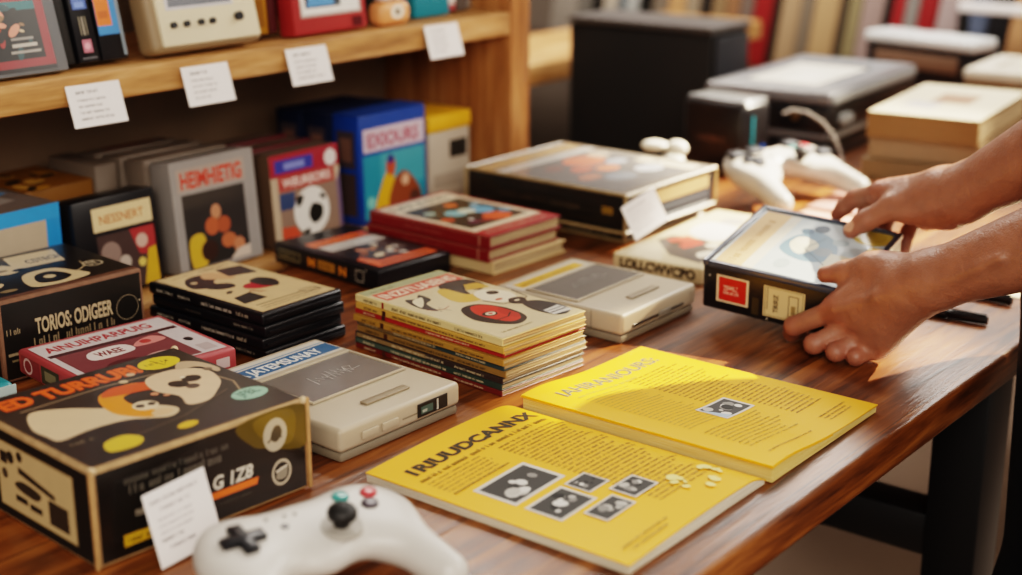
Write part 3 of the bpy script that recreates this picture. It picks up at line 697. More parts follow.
a.ell(.845, .75, .062, '#b7ab96', 1.2); a.blob([(.82, .72), (.84, .84), (.87, .84), (.88, .74), (.85, .66)], '#4a4234'); a.line([(.805, .68), (.84, .74), (.88, .70)], .008, '#4a4234')
a.ring(.87, .28, .052, .012, '#b7ab96', 1.15); a.blob([(.84, .22), (.86, .34), (.9, .32), (.89, .2)], '#8d8474'); a.line([(.84, .3), (.9, .34)], .01, '#d0c7b6')
a.build('printed_front', PRINTC, o)
a = art_left(0, .004, D_ - .004, .004, H_ - .004)
a.rect(0, 0, 1, 1, '#201c19'); a.rect(.24, .10, .88, .88, '#c3aa7f'); a.frame(.24, .1, .88, .88, .006, '#8a744e')
a.rect(.66, .18, .82, .46, '#3a2f26'); a.poly([(.42, .66), (.72, .54), (.72, .48), (.42, .58)], '#2c241e'); a.ell(.36, .72, .03, '#2c241e'); a.ell(.44, .78, .025, '#2c241e'); a.blob([(.38, .44), (.46, .5), (.6, .46), (.56, .36), (.42, .38)], '#3a3026'); a.rect(.38, .24, .48, .31, '#2c241e'); a.rect(.5, .22, .6, .29, '#2c241e'); a.rect(.27, .62, .33, .76, '#2c241e'); a.ell(.3, .5, .025, '#4a3d30')
a.build('printed_side', PRINTM, o)
# tan worn corner posts
for cx, cy in ((0, 0), (W_, 0), (W_, D_)):
    b = MB(); b.ball((cx + (.0022 if cx == 0 else -.0022), cy + (.0022 if cy == 0 else -.0022), H_ - .0022), .0036, seg=12); b.build('worn_tip', mat('pale_tip', '#cdb492', .8, var=.2, nscale=200), o)
for cx, cy in ((0, 0), (W_, 0)):
    MB().box(cx - .0018, cy - .0018, .001, cx + .0018, cy + .0018, H_ + .0004, bev=.0008).build('worn_corner', mat('tan_corner', '#b0895c', .7, var=.3, nscale=120), o)

# E: white card leaning on it
o = thing('price_card', 'white price card leaning on the front of the large foreground carton', 'price card', (.632, .839, TZ + .001), 12, None, rx=-13)
o.rotation_euler = Euler((math.radians(-15), math.radians(-2), math.radians(2)))
MB().box(0, 0, 0, .063, .0012, .060, bev=.0005, seg=1).build('card', CARD, o)
a = art_front(0, .063, 0, 0, .060)
a.scrib(.08, .84, .8, .05, '#77727a'); a.scrib(.2, .72, .5, .05, '#8b868e'); a.para(.12, .60, .75, .035, 3, .09, '#9a959c', .4); a.scrib(.1, .32, .4, .05, '#55515a'); a.scrib(.2, .2, .45, .05, '#77727a')
a.build('printed_lines', PRINTM, o)

# F / J: grey consoles
GREYF = mat('console_grey', '#b3a48e', .42, var=.05, bump=.04, bscale=500)
GREYD = mat('console_base', '#7f7464', .5, var=.06)
SLOT = mat('slot_dark', '#2b2723', .4)
SCREEN = mat('screen_grey', '#6b6763', .25, coat=.4, var=.12, nscale=30)
def console(label, x, y, rot, wd, dp, h, variant):
    o = thing('game_console', label, 'game console', (x, y, TZ), rot)
    MB().box(.002, .002, 0, wd - .002, dp - .002, h * .28, bev=.003).build('base', GREYD, o)
    b = MB(); b.box(0, 0, h * .29, wd, dp, h, bev=.005, seg=4); b.build('shell', GREYF, o)
    # recessed screen: raised rim bars + sunk glass
    u0, v0, u1, v1 = (.03, .066, wd - .012, dp - .062) if variant == 0 else (.012, .07, wd - .012, dp - .045)
    b = MB(); b.box(u0, v0, h + .0003, u1, v1, h + .0014, bev=.0005, seg=1); scr = b.build('screen', SCREEN, o)
    b = MB(); t = .003
    b.box(u0 - t, v0 - t, h + .0002, u1 + t, v0, h + .0028, bev=.001); b.box(u0 - t, v1, h + .0002, u1 + t, v1 + t, h + .0028, bev=.001)
    b.box(u0 - t, v0, h + .0002, u0, v1, h + .0028, bev=.001); b.box(u1, v0, h + .0002, u1 + t, v1, h + .0028, bev=.001)
    b.build('screen_rim', GREYF, o)
    a = art_top(u0, v0, u1, v1, h + .0014)
    pts = [(.30 + .42 * i / 16, .52 + (.16 if i % 2 else -.14) * random.uniform(.3, 1)) for i in range(17)]
    col = '#c9c4bd' if variant == 0 else '#a5a09a'
    a.line(pts, .010, col); a.line([(p[0] + .05, p[1] + .03) for p in pts[4:14]], .007, col); a.line([(.66, .52), (.7, .64), (.76, .6), (.72, .48), (.82, .5)], .007, col)
    a.build('screen_scrawl', PRINT, scr)
    if variant == 0:
        a = art_top(.004, dp - .05, wd - .006, dp - .008, h)
        a.rect(0, 0, 1, 1, '#cfc8bb'); a.rect(.0, .12, 1, .7, '#35648c'); a.text('S.A JATEMSUNAY', .1, .25, .34, '#e4e2dc', w=.78, bold=.03); a.rect(0, .76, 1, .82, '#7d97ac')
        a.build('printed_label', PRINT, o)
    else:
        a = art_top(.006, dp - .040, wd - .01, dp - .012, h)
        a.rect(0, 0, 1, 1, '#c9c2b4'); a.rect(.06, .2, .94, .8, '#d9a83a'); a.scrib(.1, .36, .78, .26, '#8a6420')
        a.build('printed_label', PRINT, o)
    # slider, front buttons, cartridge window
    MB().box(wd * .36, .024, h + .0002, wd * .72, .034, h + .0024, bev=.001).build('slider', mat('slider_brown', '#8d7d66', .5), o)
    if variant == 0:
        for q in (.026, .052): MB().box(q, -.003, h * .5, q + .021, -.0003, h * .74, bev=.001).build('button', GREYF, o)
        cw = MB().box(wd - .062, -.0012, h * .42, wd - .02, -.0003, h * .84, bev=.0004, seg=1).build('cartridge_window', SLOT, o)
        a = art_front(wd - .062, wd - .02, -.0012, h * .42, h * .84); a.rect(.1, .2, .5, .75, '#4d5f58'); a.rect(.62, .1, .68, .9, '#b9b4a8'); a.rect(.15, .3, .3, .5, '#a5a79a'); a.build('window_marks', PRINT, cw)
        a = art_front(.08, .1, 0, h * .55, h * .6); a.rect(0, 0, 1, 1, '#8a7c68'); a.build('seam_mark', PRINTM, o)
    else:
        MB().box(.02, -.0012, h * .45, wd - .03, -.0003, h * .55, bev=.0003, seg=1).build('disc_slot', SLOT, o)
        MB().box(wd * .46, -.003, h * .42, wd * .62, -.0013, h * .62, bev=.0006, seg=1).build('slot_tab', mat('tab_grey', '#7d766b', .5), o)
        a = art_left(0, .01, dp - .01, h * .3, h * .95); a.rect(.80, 0, .81, 1, '#8d8578'); a.build('seam_mark', PRINTM, o)
    return o
console('grey handheld console with blue label strip and grey screen, front centre left', .859, .872, -1.4, .162, .205, .033, 0)
console('grey console with yellow label strip, behind the tall comic stack', 1.284, .857, .2, .157, .183, .0345, 1)

# G: black case with orange cover
o = thing('game_case', 'thick black case with orange and white cover, behind the stack of black cases', 'game case', (1.262, 1.203, TZ), -4.6)
W_, D_, H_ = .125, .205, .027
MB().box(0, 0, 0, W_, D_, H_, bev=.0025, seg=3).build('case', BLK, o)
a = art_top(.014, .01, W_ - .008, D_ - .04, H_)
a.rect(0, 0, 1, 1, '#2c2a2a'); a.rect(.02, .84, .98, .98, '#dc6a3a'); a.scrib(.1, .88, .8, .06, '#9c3f1c'); a.rect(.04, .64, .98, .82, '#c7c2ba'); a.scrib(.1, .68, .6, .06, '#8f8a84')
a.blob([(.1, .3), (.3, .5), (.5, .62), (.8, .6), (.95, .4), (.7, .25), (.4, .2)], '#4b4540')
for q in range(16): a.ell(.12 + .75 * random.random(), .22 + .4 * random.random(), .05 + .05 * random.random(), random.choice(['#d9c7a8', '#c98a6a', '#2b2726', '#e0d8ca', '#8c5a3c']), .6, random.random() * 3)
a.rect(.0, .02, .98, .16, '#dd6a3c'); a.rect(.1, .07, .9, .1, '#2c2a2a'); a.poly([(0, .16), (.2, .16), (.1, .34), (0, .3)], '#d9734a')
a.build('printed_cover', PRINT, o)
a = art_left(0, .004, D_ - .004, .002, H_ - .002)
a.frame(.03, .25, .25, .78, .008, '#8d8462'); a.scrib(.06, .42, .15, .22, '#8d8462'); a.text('M', .33, .25, .5, '#d98a2c', w=.07, bold=.04); a.rect(.43, .25, .6, .78, '#a8762c'); a.scrib(.45, .4, .12, .22, '#3a2810'); a.text('N', .64, .25, .5, '#d98a2c', w=.07, bold=.04); a.frame(.8, .2, .88, .85, .006, '#b8b0a0'); a.ell(.9, .93, .006, '#d0cabc')
a.build('printed_spine', PRINT, o)

# books: hard/soft cover volume with page block
def volume(name, label, cat, x, y, z, rot, wd, dp, h, cm, pm, group, spine=None, ct=.0012, soft=False):
    o = thing(name, label, cat, (x, y, z), rot, group)
    b = MB(); b.box(0, 0, 0, wd, dp, ct, bev=.0004, seg=1); b.box(0, 0, h - ct, wd, dp, h, bev=.0004, seg=1); b.box(0, 0, ct * .5, ct * 1.2, dp, h - ct * .5, bev=.0004, seg=1)
    b.build('cover', cm, o)
    q = .0 if soft else .002
    MB().box(ct * 1.3, .001 + q, ct + .0001, wd - .001 - q, dp - .001 - q, h - ct - .0001, bev=.0006, seg=1).build('page_block', pm, o)
    return o
def pagemat(name, c1, c2, freq):
    m = bpy.data.materials.new(name); m.use_nodes = True; nt = m.node_tree; b = nt.nodes['Principled BSDF']
    tc = nt.nodes.new('ShaderNodeTexCoord'); mp = nt.nodes.new('ShaderNodeMapping'); mp.inputs['Scale'].default_value = (4, 4, freq)
    n = nt.nodes.new('ShaderNodeTexNoise'); n.inputs['Scale'].default_value = 3; n.inputs['Detail'].default_value = 3
    nt.links.new(tc.outputs['Object'], mp.inputs[0]); nt.links.new(mp.outputs[0], n.inputs['Vector'])
    cr = nt.nodes.new('ShaderNodeValToRGB'); cr.color_ramp.elements[0].position = .35; cr.color_ramp.elements[1].position = .65
    cr.color_ramp.elements[0].color = lin(c1); cr.color_ramp.elements[1].color = lin(c2)
    nt.links.new(n.outputs['Fac'], cr.inputs[0]); nt.links.new(cr.outputs[0], b.inputs['Base Color']); b.inputs['Roughness'].default_value = .75
    return m
PAGE = pagemat('page_edges', '#7d6448', '#d0ba92', 900)
PAGEB = pagemat('page_edges_brown', '#7a6348', '#cdb48c', 700)
# I: comics
W_, D_ = .127, .222
cols = [('#6a2420', 'maroon'), ('#33403a', 'dark green'), ('#3b2f2c', 'dark'), ('#8a6b3c', 'brown'), ('#37474a', 'slate'), ('#a87f3a', 'ochre'), ('#97262a', 'red'), ('#c49a4c', 'tan yellow'), ('#d9c48e', 'cream')]
ords = ['bottom', 'second from the bottom', 'third from the bottom', 'fourth from the bottom', 'middle', 'fourth from the top', 'third from the top', 'second from the top', 'topmost']
z = TZ
for k, (hx, cn) in enumerate(cols):
    h = [.0060, .0066, .0064, .0068, .0066, .0068, .0056, .0066, .0078][k]
    if k < 8: lab = f'comic with {cn} spine, {ords[k]} in the stack of nine comics'
    else: lab = 'topmost comic with red title and red masked face on cream cover, tall stack of nine'
    o = volume('comic_book', lab, 'comic book', 1.079 + random.uniform(-.0025, .0025) * (k < 8), .862 + random.uniform(-.003, .003) * (k < 8), z, -5.0 + random.uniform(-1.1, 1.1) * (k < 8), W_, D_, h, mat('comic_' + cn.replace(' ', '_'), hx, .45, var=.1), PAGE, 'comics in the tall stack', ct=.0012, soft=True)
    a = art_left(0, .003, D_ - .003, .0004, h - .0004)
    ink = '#2c211a' if k >= 7 or k in (3, 5) else '#d9c9a4'
    if k == 8: a.rect(.185, 0, .2, 1, '#8d2422')
    else: a.rect(.185, 0, .21, 1, '#4a2a22')
    if k in (2, 4): a.rect(.0, .1, .5, .9, '#8a7350')
    if k in (1,): a.rect(.0, .1, .5, .9, '#4a5a52')
    a.scrib(.05, .25, .1, .5, ink); a.scrib(.26, .25, .3 + .2 * random.random(), .5, ink); a.scrib(.7, .25, .2, .45, ink)
    if k == 6: a.rect(.22, .0, 1, 1, '#a12c2c'); a.scrib(.5, .25, .3, .5, '#e0cfa8')
    a.build('printed_spine', PRINT, o)
    if k == 8:
        a = art_top(.002, .002, W_ - .001, D_ - .002, h)
        a.rect(0, 0, 1, 1, '#d8c5a0'); a.rect(0, .93, 1, 1, '#a8ab86'); a.scrib(.08, .95, .3, .025, '#6d7050'); a.rect(.04, .80, .97, .925, '#cf5a4c'); a.text('INZITUAIENS', .07, .825, .075, '#ecdcc2', w=.86, bold=.03)
        a.blob([(.56, .62), (.64, .80), (.95, .79), (.97, .66), (.82, .6), (.74, .66), (.66, .58)], '#3d352f'); a.blob([(.42, .54), (.5, .72), (.62, .74), (.64, .6), (.74, .56), (.6, .48)], '#d3ab52'); a.poly([(.72, .64), (.95, .6), (.96, .7), (.82, .72)], '#c9a04a')
        a.blob([(.08, .60), (.14, .74), (.24, .72), (.34, .76), (.32, .66), (.2, .62), (.14, .5)], '#4a423c'); a.blob([(.1, .6), (.16, .7), (.3, .72), (.2, .64)], '#e6d8b8'); a.line([(.08, .55), (.2, .5), (.3, .52)], .008, '#a5473c'); a.line([(.14, .48), (.2, .54), (.22, .46)], .006, '#4a423c')
        a.blob([(.62, .48), (.7, .58), (.86, .58), (.95, .47), (.88, .38), (.74, .36), (.66, .4)], '#ece0c6'); a.ell(.83, .52, .06, '#26221f', .9); a.line([(.6, .46), (.66, .35), (.82, .33), (.96, .35), (1.0, .48)], .014, '#2a2523'); a.ell(.73, .42, .04, '#c55a45', .6); a.blob([(.72, .33), (.8, .39), (.92, .36), (.82, .28)], '#2a2523'); a.ell(.82, .345, .03, '#e6d8b8', .6)
        a.blob([(.18, .3), (.3, .44), (.5, .44), (.6, .30), (.55, .14), (.36, .09), (.22, .18)], '#2b2522'); a.blob([(.3, .34), (.4, .43), (.53, .4), (.57, .27), (.5, .15), (.36, .14), (.3, .24)], '#d0392c'); a.ell(.38, .29, .075, '#2b2522', .8); a.ell(.39, .29, .05, '#e0d4ba', .8); a.ell(.39, .29, .02, '#c4352c'); a.blob([(.46, .26), (.55, .32), (.56, .2), (.48, .16)], '#b82f26'); a.line([(.3, .2), (.44, .2), (.54, .24)], .016, '#2b2522')
        a.blob([(.72, .18), (.8, .30), (.95, .26), (.985, .12), (.9, .04), (.76, .05)], '#2e2b2b'); a.poly([(.74, .06), (.96, .05), (.96, .15), (.76, .14)], '#d9d5cc'); a.rect(.76, .085, .95, .095, '#2e2b2b'); a.rect(.76, .115, .95, .122, '#2e2b2b')
        a.scrib(.1, .05, .4, .016, '#9c875f')
        a.build('printed_cover', PRINT, o)
    z += h + .0003

# H: hardbacks
W_, D_ = .148, .216
z = TZ
hc = [(mat('cream_cloth', '#c9ae80', .6, var=.08), .0165, 'cream'), (mat('red_cloth', '#7c1c1e', .5, var=.12), .0165, 'plain red'), (mat('red_cloth', '#7c1c1e', .5), .017, 'red')]
for k, (m_, h, cn) in enumerate(hc):
    lab = ['cream backed hardback at the bottom of the red book stack', 'plain red hardback in the middle of the red book stack', 'red hardback with cream title and blue orange cover art, top of its stack'][k]
    o = volume('hardback_book', lab, 'book', 1.404 + [.003, -.001, 0][k], 1.143 + [-.004, .001, 0][k], z, [-2.5, -1.2, -1.8][k], W_, D_, h, m_, PAGE, 'hardbacks in the red stack', ct=.0022)
    a = art_left(0, .003, D_ - .003, .001, h - .001)
    a.rect(.93, .1, .937, .9, '#c9a58a'); a.rect(.0, .96, 1, 1, '#b88a70')
    if k: a.scrib(.3, .35, .35, .25, '#a4574a')
    a.build('printed_spine', PRINT, o)
    if k == 2:
        a = art_top(.002, .002, W_ - .002, D_ - .002, h)
        a.rect(0, 0, 1, 1, '#a8383a'); a.rect(.03, .13, .97, .97, '#dccbb0'); a.text('S.AV INXIN', .08, .86, .06, '#2c2622', w=.8, bold=.03); a.rect(.1, .2, .9, .80, '#37332f')
        a.ell(.62, .70, .07, '#d9703c'); a.ell(.42, .53, .11, '#7fb6bd'); a.ell(.70, .48, .13, '#6fa9c4'); a.ell(.56, .52, .09, '#cfd6c4'); a.ell(.83, .36, .07, '#5f93a8'); a.ell(.62, .30, .15, '#dd6540', .9); a.ell(.18, .45, .07, '#c95a3e'); a.ell(.3, .3, .06, '#6c3c50'); a.ell(.36, .36, .03, '#e4dcd0'); a.ell(.42, .28, .05, '#8c3a38'); a.ell(.24, .64, .06, '#a8c0b4'); a.ell(.8, .6, .05, '#a7c6cf')
        a.scrib(.08, .05, .84, .035, '#d9b9a4')
        a.build('printed_cover', PRINT, o)
    z += h + .0004

# K: boxed sets in clear sleeves
CLEAR = bpy.data.materials.new('clear_sleeve'); CLEAR.use_nodes = True
bb = CLEAR.node_tree.nodes['Principled BSDF']; bb.inputs['Base Color'].default_value = (.9, .88, .84, 1); bb.inputs['Roughness'].default_value = .12; bb.inputs['Alpha'].default_value = .08; bb.inputs['Coat Weight'].default_value = .25
tn = CLEAR.node_tree.nodes.new('ShaderNodeTexNoise'); tn.inputs['Scale'].default_value = 14
tb_ = CLEAR.node_tree.nodes.new('ShaderNodeBump'); tb_.inputs['Strength'].default_value = .25; tb_.inputs['Distance'].default_value = .003
CLEAR.node_tree.links.new(tn.outputs['Fac'], tb_.inputs['Height']); CLEAR.node_tree.links.new(tb_.outputs['Normal'], bb.inputs['Normal'])
SLV = mat('sleeve_edge', '#9c855f', .35, coat=.5, var=.3, nscale=60)
SILV = mat('silver_edge', '#a7a9a8', .35, metal=.3)
def boxed(label, x, y, z, rot, wd, dp, h, top):
    o = thing('boxed_set', label, 'boxed set', (x, y, z), rot, 'boxed sets stacked together')
    MB().box(.002, .002, 0, wd - .002, dp - .002, h - .002, bev=.002).build('box_body', BLKCARD, o)
    b = MB(); r = .0024
    for zz in (r, h - r):
        b.tube([(0, 0, zz), (wd, 0, zz)], r, 6); b.tube([(wd, 0, zz), (wd, dp, zz)], r, 6); b.tube([(wd, dp, zz), (0, dp, zz)], r, 6); b.tube([(0, dp, zz), (0, 0, zz)], r, 6)
    for cx, cy in ((0, 0), (wd, 0), (wd, dp), (0, dp)): b.tube([(cx, cy, r), (cx, cy, h - r)], r * 1.1, 6)
    b.build('sleeve_edges', SLV, o)
    a = art_left(.002, .008, dp - .008, .003, h - .003)
    if top:
        a.frame(.06, .2, .9, .85, .004, '#3a2c20'); a.scrib(.2, .42, .34, .16, '#4a3a30'); a.scrib(.55, .4, .2, .16, '#5a4a3c'); a.rect(.88, .42, .95, .62, '#8a6a2c')
    else:
        a.text('ISVERTA', .62, .2, .5, '#8d8374', w=.3, bold=.02); a.scrib(.1, .3, .3, .2, '#4a3f34')
    a.build('printed_spine', PRINTC, o)
    a = art_front(.008, wd - .008, .002, .003, h - .003)
    a.rect(0, 0, 1, 1, '#23242a'); a.rect(.04, .50, .96, .86, '#9c7f58' if top else '#80868c'); a.rect(.04, .30, .96, .38, '#4a4e56'); a.rect(.04, .05, .96, .14, '#7d8186')
    a.build('printed_side', PRINTM, o)
    if top:
        a = art_top(.004, .004, wd - .004, dp - .004, h - .002)
        a.rect(0, 0, 1, 1, '#6b5d50'); a.rect(.0, .86, 1, .97, '#c99b52'); a.scrib(.06, .89, .88, .04, '#8a6428'); a.rect(.0, .76, 1, .83, '#cdc8c2'); a.rect(.03, .05, .97, .74, '#46444a')
        a.ell(.62, .62, .17, '#d9663c', .75); a.ell(.4, .5, .1, '#c9583a', .6); a.ell(.3, .62, .09, '#7c3c34', .6); a.ell(.55, .42, .1, '#dd7850', .7); a.ell(.75, .48, .09, '#a3a9b4', .7); a.ell(.25, .36, .1, '#b56a52', .6); a.ell(.4, .25, .13, '#6c7684', .7); a.ell(.72, .25, .12, '#b9bcc4', .7); a.ell(.85, .66, .08, '#c9b39c'); a.poly([(.84, .05), (.97, .05), (.97, .42), (.84, .42)], '#d9c7aa'); a.ell(.9, .3, .03, '#4a443c'); a.ell(.6, .15, .08, '#3a3d46')
        a.build('printed_top', PRINTC, o)
        b = MB(); b.box(.001, .001, h - .0012, wd - .001, dp - .001, h - .0004); b.build('clear_film', CLEAR, o)
    return o
boxed('bottom boxed set with pale lettering, set back under the larger black boxed set', 1.640, 1.094, TZ, -.7, .205, .255, .019, False)
boxed('black boxed set with clear plastic sleeve and orange cover art, beside the cabinet', 1.613, 1.076, TZ + .0197, -.7, .232, .283, .058, True)

# M: cream box
o = carton('game_box', 'cream box with big dark letters on its side, under the small white tag card', 'game box', 1.535, .905, TZ, 2.8, .285, .132, .0215, m=mat('cream_box', '#cdb78f', .55, var=.08), emi=mat('cream_edge', '#d9c6a0', .6))
a = art_left(0, .003, .129, .001, .0205); a.text('LOLLCWVCPO', .06, .2, .62, '#2a231c', w=.88, bold=.05); a.build('printed_side', PRINTM, o)
a = art_top(.003, .003, .282, .129, .0215)
a.rect(0, 0, 1, 1, '#d0bd9a'); a.poly([(.06, .1), (.3, .1), (.44, .5), (.42, .86), (.3, .9), (.1, .5)], '#55504e'); a.poly([(.24, .5), (.38, .42), (.46, .72), (.34, .84)], '#cc4f45'); a.blob([(.14, .2), (.2, .3), (.28, .22), (.2, .12)], '#e4dac6'); a.ell(.36, .3, .04, '#d9cdb8'); a.blob([(.44, .4), (.52, .78), (.74, .8), (.72, .4), (.56, .3)], '#d8d2cc'); a.rect(.5, .1, .9, .3, '#bdb4ac'); a.ell(.82, .6, .06, '#a59c94'); a.ell(.3, .66, .03, '#2c2827'); a.scrib(.03, .93, .3, .03, '#8a7550')
a.build('printed_top', PRINT, o)
# L: tag card leaning on the boxed set
o = thing('price_card', 'small white tag card leaning on the black boxed set above the cream box', 'price card', (1.613, 1.040, TZ + .0222), 0)
o.rotation_euler = Euler((math.radians(-22), math.radians(-14), math.radians(-6)))
MB().box(-.02, 0, .0052, .05, .0012, .054, bev=.0005, seg=1).build('card', CARD, o)
a = art_front(-.02, .05, 0, .0052, .054); a.scrib(.1, .8, .6, .07, '#9a969a'); a.para(.1, .64, .75, .05, 4, .14, '#b0acb0', .4); a.build('printed_lines', PRINTM, o)

# N: the held box
rv = Vector((.077, -.161, .109)); hb = thing('game_box', 'black boxed game with pale blue and orange cover, held in both hands', 'game box', (1.393, .821, .776))
hb.rotation_mode = 'QUATERNION'; hb.rotation_quaternion = Matrix.Rotation(rv.length, 3, rv.normalized()).to_quaternion()
W_, D_, H_ = .17, .172, .06       # local x = W_ away, local -y = D_ wide
MB().box(0, -D_, 0, W_, 0, H_ - .004, bev=.003, seg=3).build('box_body', BLK, hb)
b = MB(); t = .006
b.box(-.001, -t, H_ - .008, W_ + .001, .001, H_, bev=.002); b.box(-.001, -D_ - .001, H_ - .008, W_ + .001, -D_ + t, H_, bev=.002); b.box(-.001, -D_ + t, H_ - .008, t, -t, H_, bev=.002); b.box(W_ - t, -D_ + t, H_ - .008, W_ + .001, -t, H_, bev=.002)
b.build('rim', mat('rim_blue_grey', '#3c4250', .3, coat=.3), hb)
a = Art((t, -D_ + t, H_ - .0035), (1, 0, 0), (0, 1, 0), W_ - 2 * t, D_ - 2 * t)
a.rect(0, 0, 1, 1, '#b9c4c8'); a.rect(.02, .78, .98, .98, '#d9b48a'); a.scrib(.06, .85, .84, .06, '#b08a60'); a.rect(.02, .70, .98, .78, '#d6cfc0')
a.blob([(.3, .46), (.42, .66), (.66, .64), (.8, .5), (.7, .34), (.5, .26), (.36, .3)], '#6e8a9c'); a.blob([(.4, .5), (.48, .6), (.6, .62), (.66, .5), (.56, .42)], '#d9d3bc'); a.ell(.62, .56, .06, '#e3dcc8'); a.ell(.5, .36, .07, '#7f8b92'); a.ell(.86, .5, .07, '#3e5060', .8); a.ell(.78, .58, .05, '#587084'); a.rect(.24, .1, .5, .3, '#cfc7b0'); a.ell(.2, .55, .08, '#a5b2b6', .7); a.line([(.3, .28), (.5, .5), (.72, .42)], .01, '#4c5f6c'); a.ell(.7, .3, .06, '#94a4a8')
a.ell(.90, .13, .15, '#b59a45'); a.ell(.9, .13, .1, '#a58a38'); a.rect(.5, .0, .74, .1, '#c9b070')
a.build('printed_cover', PRINTC, hb)
a = Art((0, 0, 0), (0, -1, 0), (0, 0, 1), D_, H_ - .006)
a.rect(.10, .22, .325, .84, '#d8c7a8'); a.rect(.115, .26, .31, .80, '#b7291f'); a.scrib(.15, .56, .12, .08, '#e6b9a8'); a.scrib(.15, .42, .13, .08, '#e6b9a8'); a.line([(.15, .5), (.2, .56), (.25, .5)], .006, '#e6b9a8')
a.rect(.43, .14, .71, .84, '#cdb98c'); a.frame(.44, .16, .70, .82, .005, '#8a774e'); a.text('TIRIRIZ', .53, .26, .10, '#2a241c', w=.13, bold=.03, ang=PI / 2); a.rect(.455, .3, .46, .8, '#4a3f2c'); a.frame(.60, .24, .67, .72, .006, '#4a3f2c'); a.rect(.62, .3, .65, .5, '#8a774e'); a.rect(.35, .1, .40, .5, '#3b3220'); a.rect(.04, .04, .98, .055, '#2c2925'); a.ell(.05, .78, .006, '#c9c2b4'); a.ell(.46, .08, .006, '#c9c2b4')
a.build('printed_spine', PRINT, hb)

# O: open magazine
YEL = mat('magazine_yellow', '#f0ae18', .42, coat=.1, var=.03, spec=.3)
PGW = pagemat('magazine_edges', '#a8977c', '#e9e0cf', 1500)
mg = thing('magazine', 'open yellow magazine with dark headline and small photos, lying at the table front', 'magazine', (1.061, .691, TZ)); mg.scale = (.978, .975, 1)
ML, MR, MD = -.219, .217, .283          # left edge, right edge, height of page
def zl(x):   # left page surface
    t = (x - ML) / (-.004 - ML); return .0095 + .004 * math.sin(min(t, 1) * PI * .8) - .0065 * max(0, (t - .86) / .14) ** 2
def zr(x):
    t = (x - .004) / (MR - .004); return .0085 + .0075 * math.exp(-((t - .10) / .28) ** 2) + .002 * (1 - t)
def sk(x, v): # pages slightly skewed like the photo
    return (v - .5) * MD + (.0 if x < 0 else -.004)
def pageblock(x0, x1, zf, name, m, zlo=lambda x: .0006, inset=0.):
    n = 40; b = bmesh.new(); rows_ = []
    for i in range(n + 1):
        x = x0 + (x1 - x0) * i / n; y0 = sk(x, 0) + inset; y1 = sk(x, 1) - inset
        rows_.append([b.verts.new((x, y0, zlo(x))), b.verts.new((x, y1, zlo(x))), b.verts.new((x, y1, zf(x))), b.verts.new((x, y0, zf(x)))])
    for i in range(n):
        A, B = rows_[i], rows_[i + 1]
        for q in range(4):
            b.faces.new((A[q], A[(q + 1) % 4], B[(q + 1) % 4], B[q]))
    b.faces.new(rows_[0][::-1]); b.faces.new(rows_[-1])
    bmesh.ops.recalc_face_normals(b, faces=b.faces[:])
    mb = MB(); mb.add(b); return mb.build(name, m, mg)
pageblock(ML, -.003, lambda x: zl(x) - .0013, 'left_page_block', PGW, inset=.001)
pageblock(.003, MR, lambda x: zr(x) - .0022, 'right_page_block', pagemat('yellow_page_edges', '#c79a2a', '#ead69a', 1500), inset=.001)
pageblock(ML - .0005, -.0025, zl, 'left_page', YEL, lambda x: zl(x) - .0011)
pageblock(.0012, MR + .001, zr, 'right_page', YEL, lambda x: zr(x) - .0011)
pageblock(.0005, MR * .55, lambda x: zr(x) - .0013, 'under_page', YEL, lambda x: max(.0008, zr(x) - .0020), inset=-.0006)
def mapl(u, v, z):
    x = ML + u * (-.004 - ML); return Vector((x, sk(x, v), zl(x) + z))
def mapr(u, v, z):
    x = .006 + u * (MR - .006); return Vector((x, sk(x, v), zr(x) + z))
a = Art((0, 0, 0), (1, 0, 0), (0, 1, 0), .213, MD, mapl)
K = '#3a2f14'; K2 = '#6e5a14'
a.text('1RIUUDCANNX', .09, .85, .052, K, w=.83, bold=.05, ang=.0)
a.scrib(.06, .80, .86, .022, K2)
a.para(.06, .775, .36, .011, 6, .021, K2, .2); a.para(.5, .765, .44, .012, 30, .0215, '#5d4c10', .25)
def photo(a, u0, v0, u1, v1):
    a.rect(u0, v0, u1, v1, '#cfcbc2', 10); du = (u1 - u0); dv = (v1 - v0); a.rect(u0 + du * .06, v0 + dv * .08, u1 - du * .06, v1 - dv * .08, '#3d3b39', 10)
    for q in range(9): a.ell(u0 + du * random.uniform(.2, .8), v0 + dv * random.uniform(.22, .78), du * random.uniform(.05, .14), random.choice(['#b9b5ae', '#8c8984', '#1c1b1a', '#d9d6d0']), .8, random.random() * 3)
photo(a, .12, .47, .45, .64); photo(a, .12, .30, .36, .44); photo(a, .38, .34, .52, .44); photo(a, .22, .19, .42, .28); photo(a, .45, .21, .62, .31)
a.para(.06, .665, .34, .010, 1, .02, K2, .1)
for q in range(16): a.ell(random.uniform(.64, .95), random.uniform(.07, .2), random.uniform(.012, .03), '#f4e08a', random.uniform(.4, 1), random.random() * 3)  # pale flecks: glare on the glossy page, painted in with the print
a.scrib(.08, .06, .3, .012, K2); a.scrib(.1, .035, .24, .012, K2)
a.build('left_print_and_glare', PRINTM, mg)
a = Art((0, 0, 0), (1, 0, 0), (0, 1, 0), .211, MD, mapr)
G = '#5f5b45'
a.text('IAHIRANIOURS:', .08, .855, .058, '#8b8b74', w=.8, bold=.02); a.text('IAHIRANIOURS:', .08, .855, .058, G, w=.8, bold=.0)
a.scrib(.1, .81, .5, .016, '#9a8f3c'); a.para(.1, .78, .36, .009, 22, .020, '#a3913a', .2); a.para(.5, .80, .42, .010, 16, .0215, '#6e5c12', .25)
photo(a, .36, .33, .62, .46); a.poly([(.37, .34), (.43, .34), (.37, .44)], '#a9bccb')
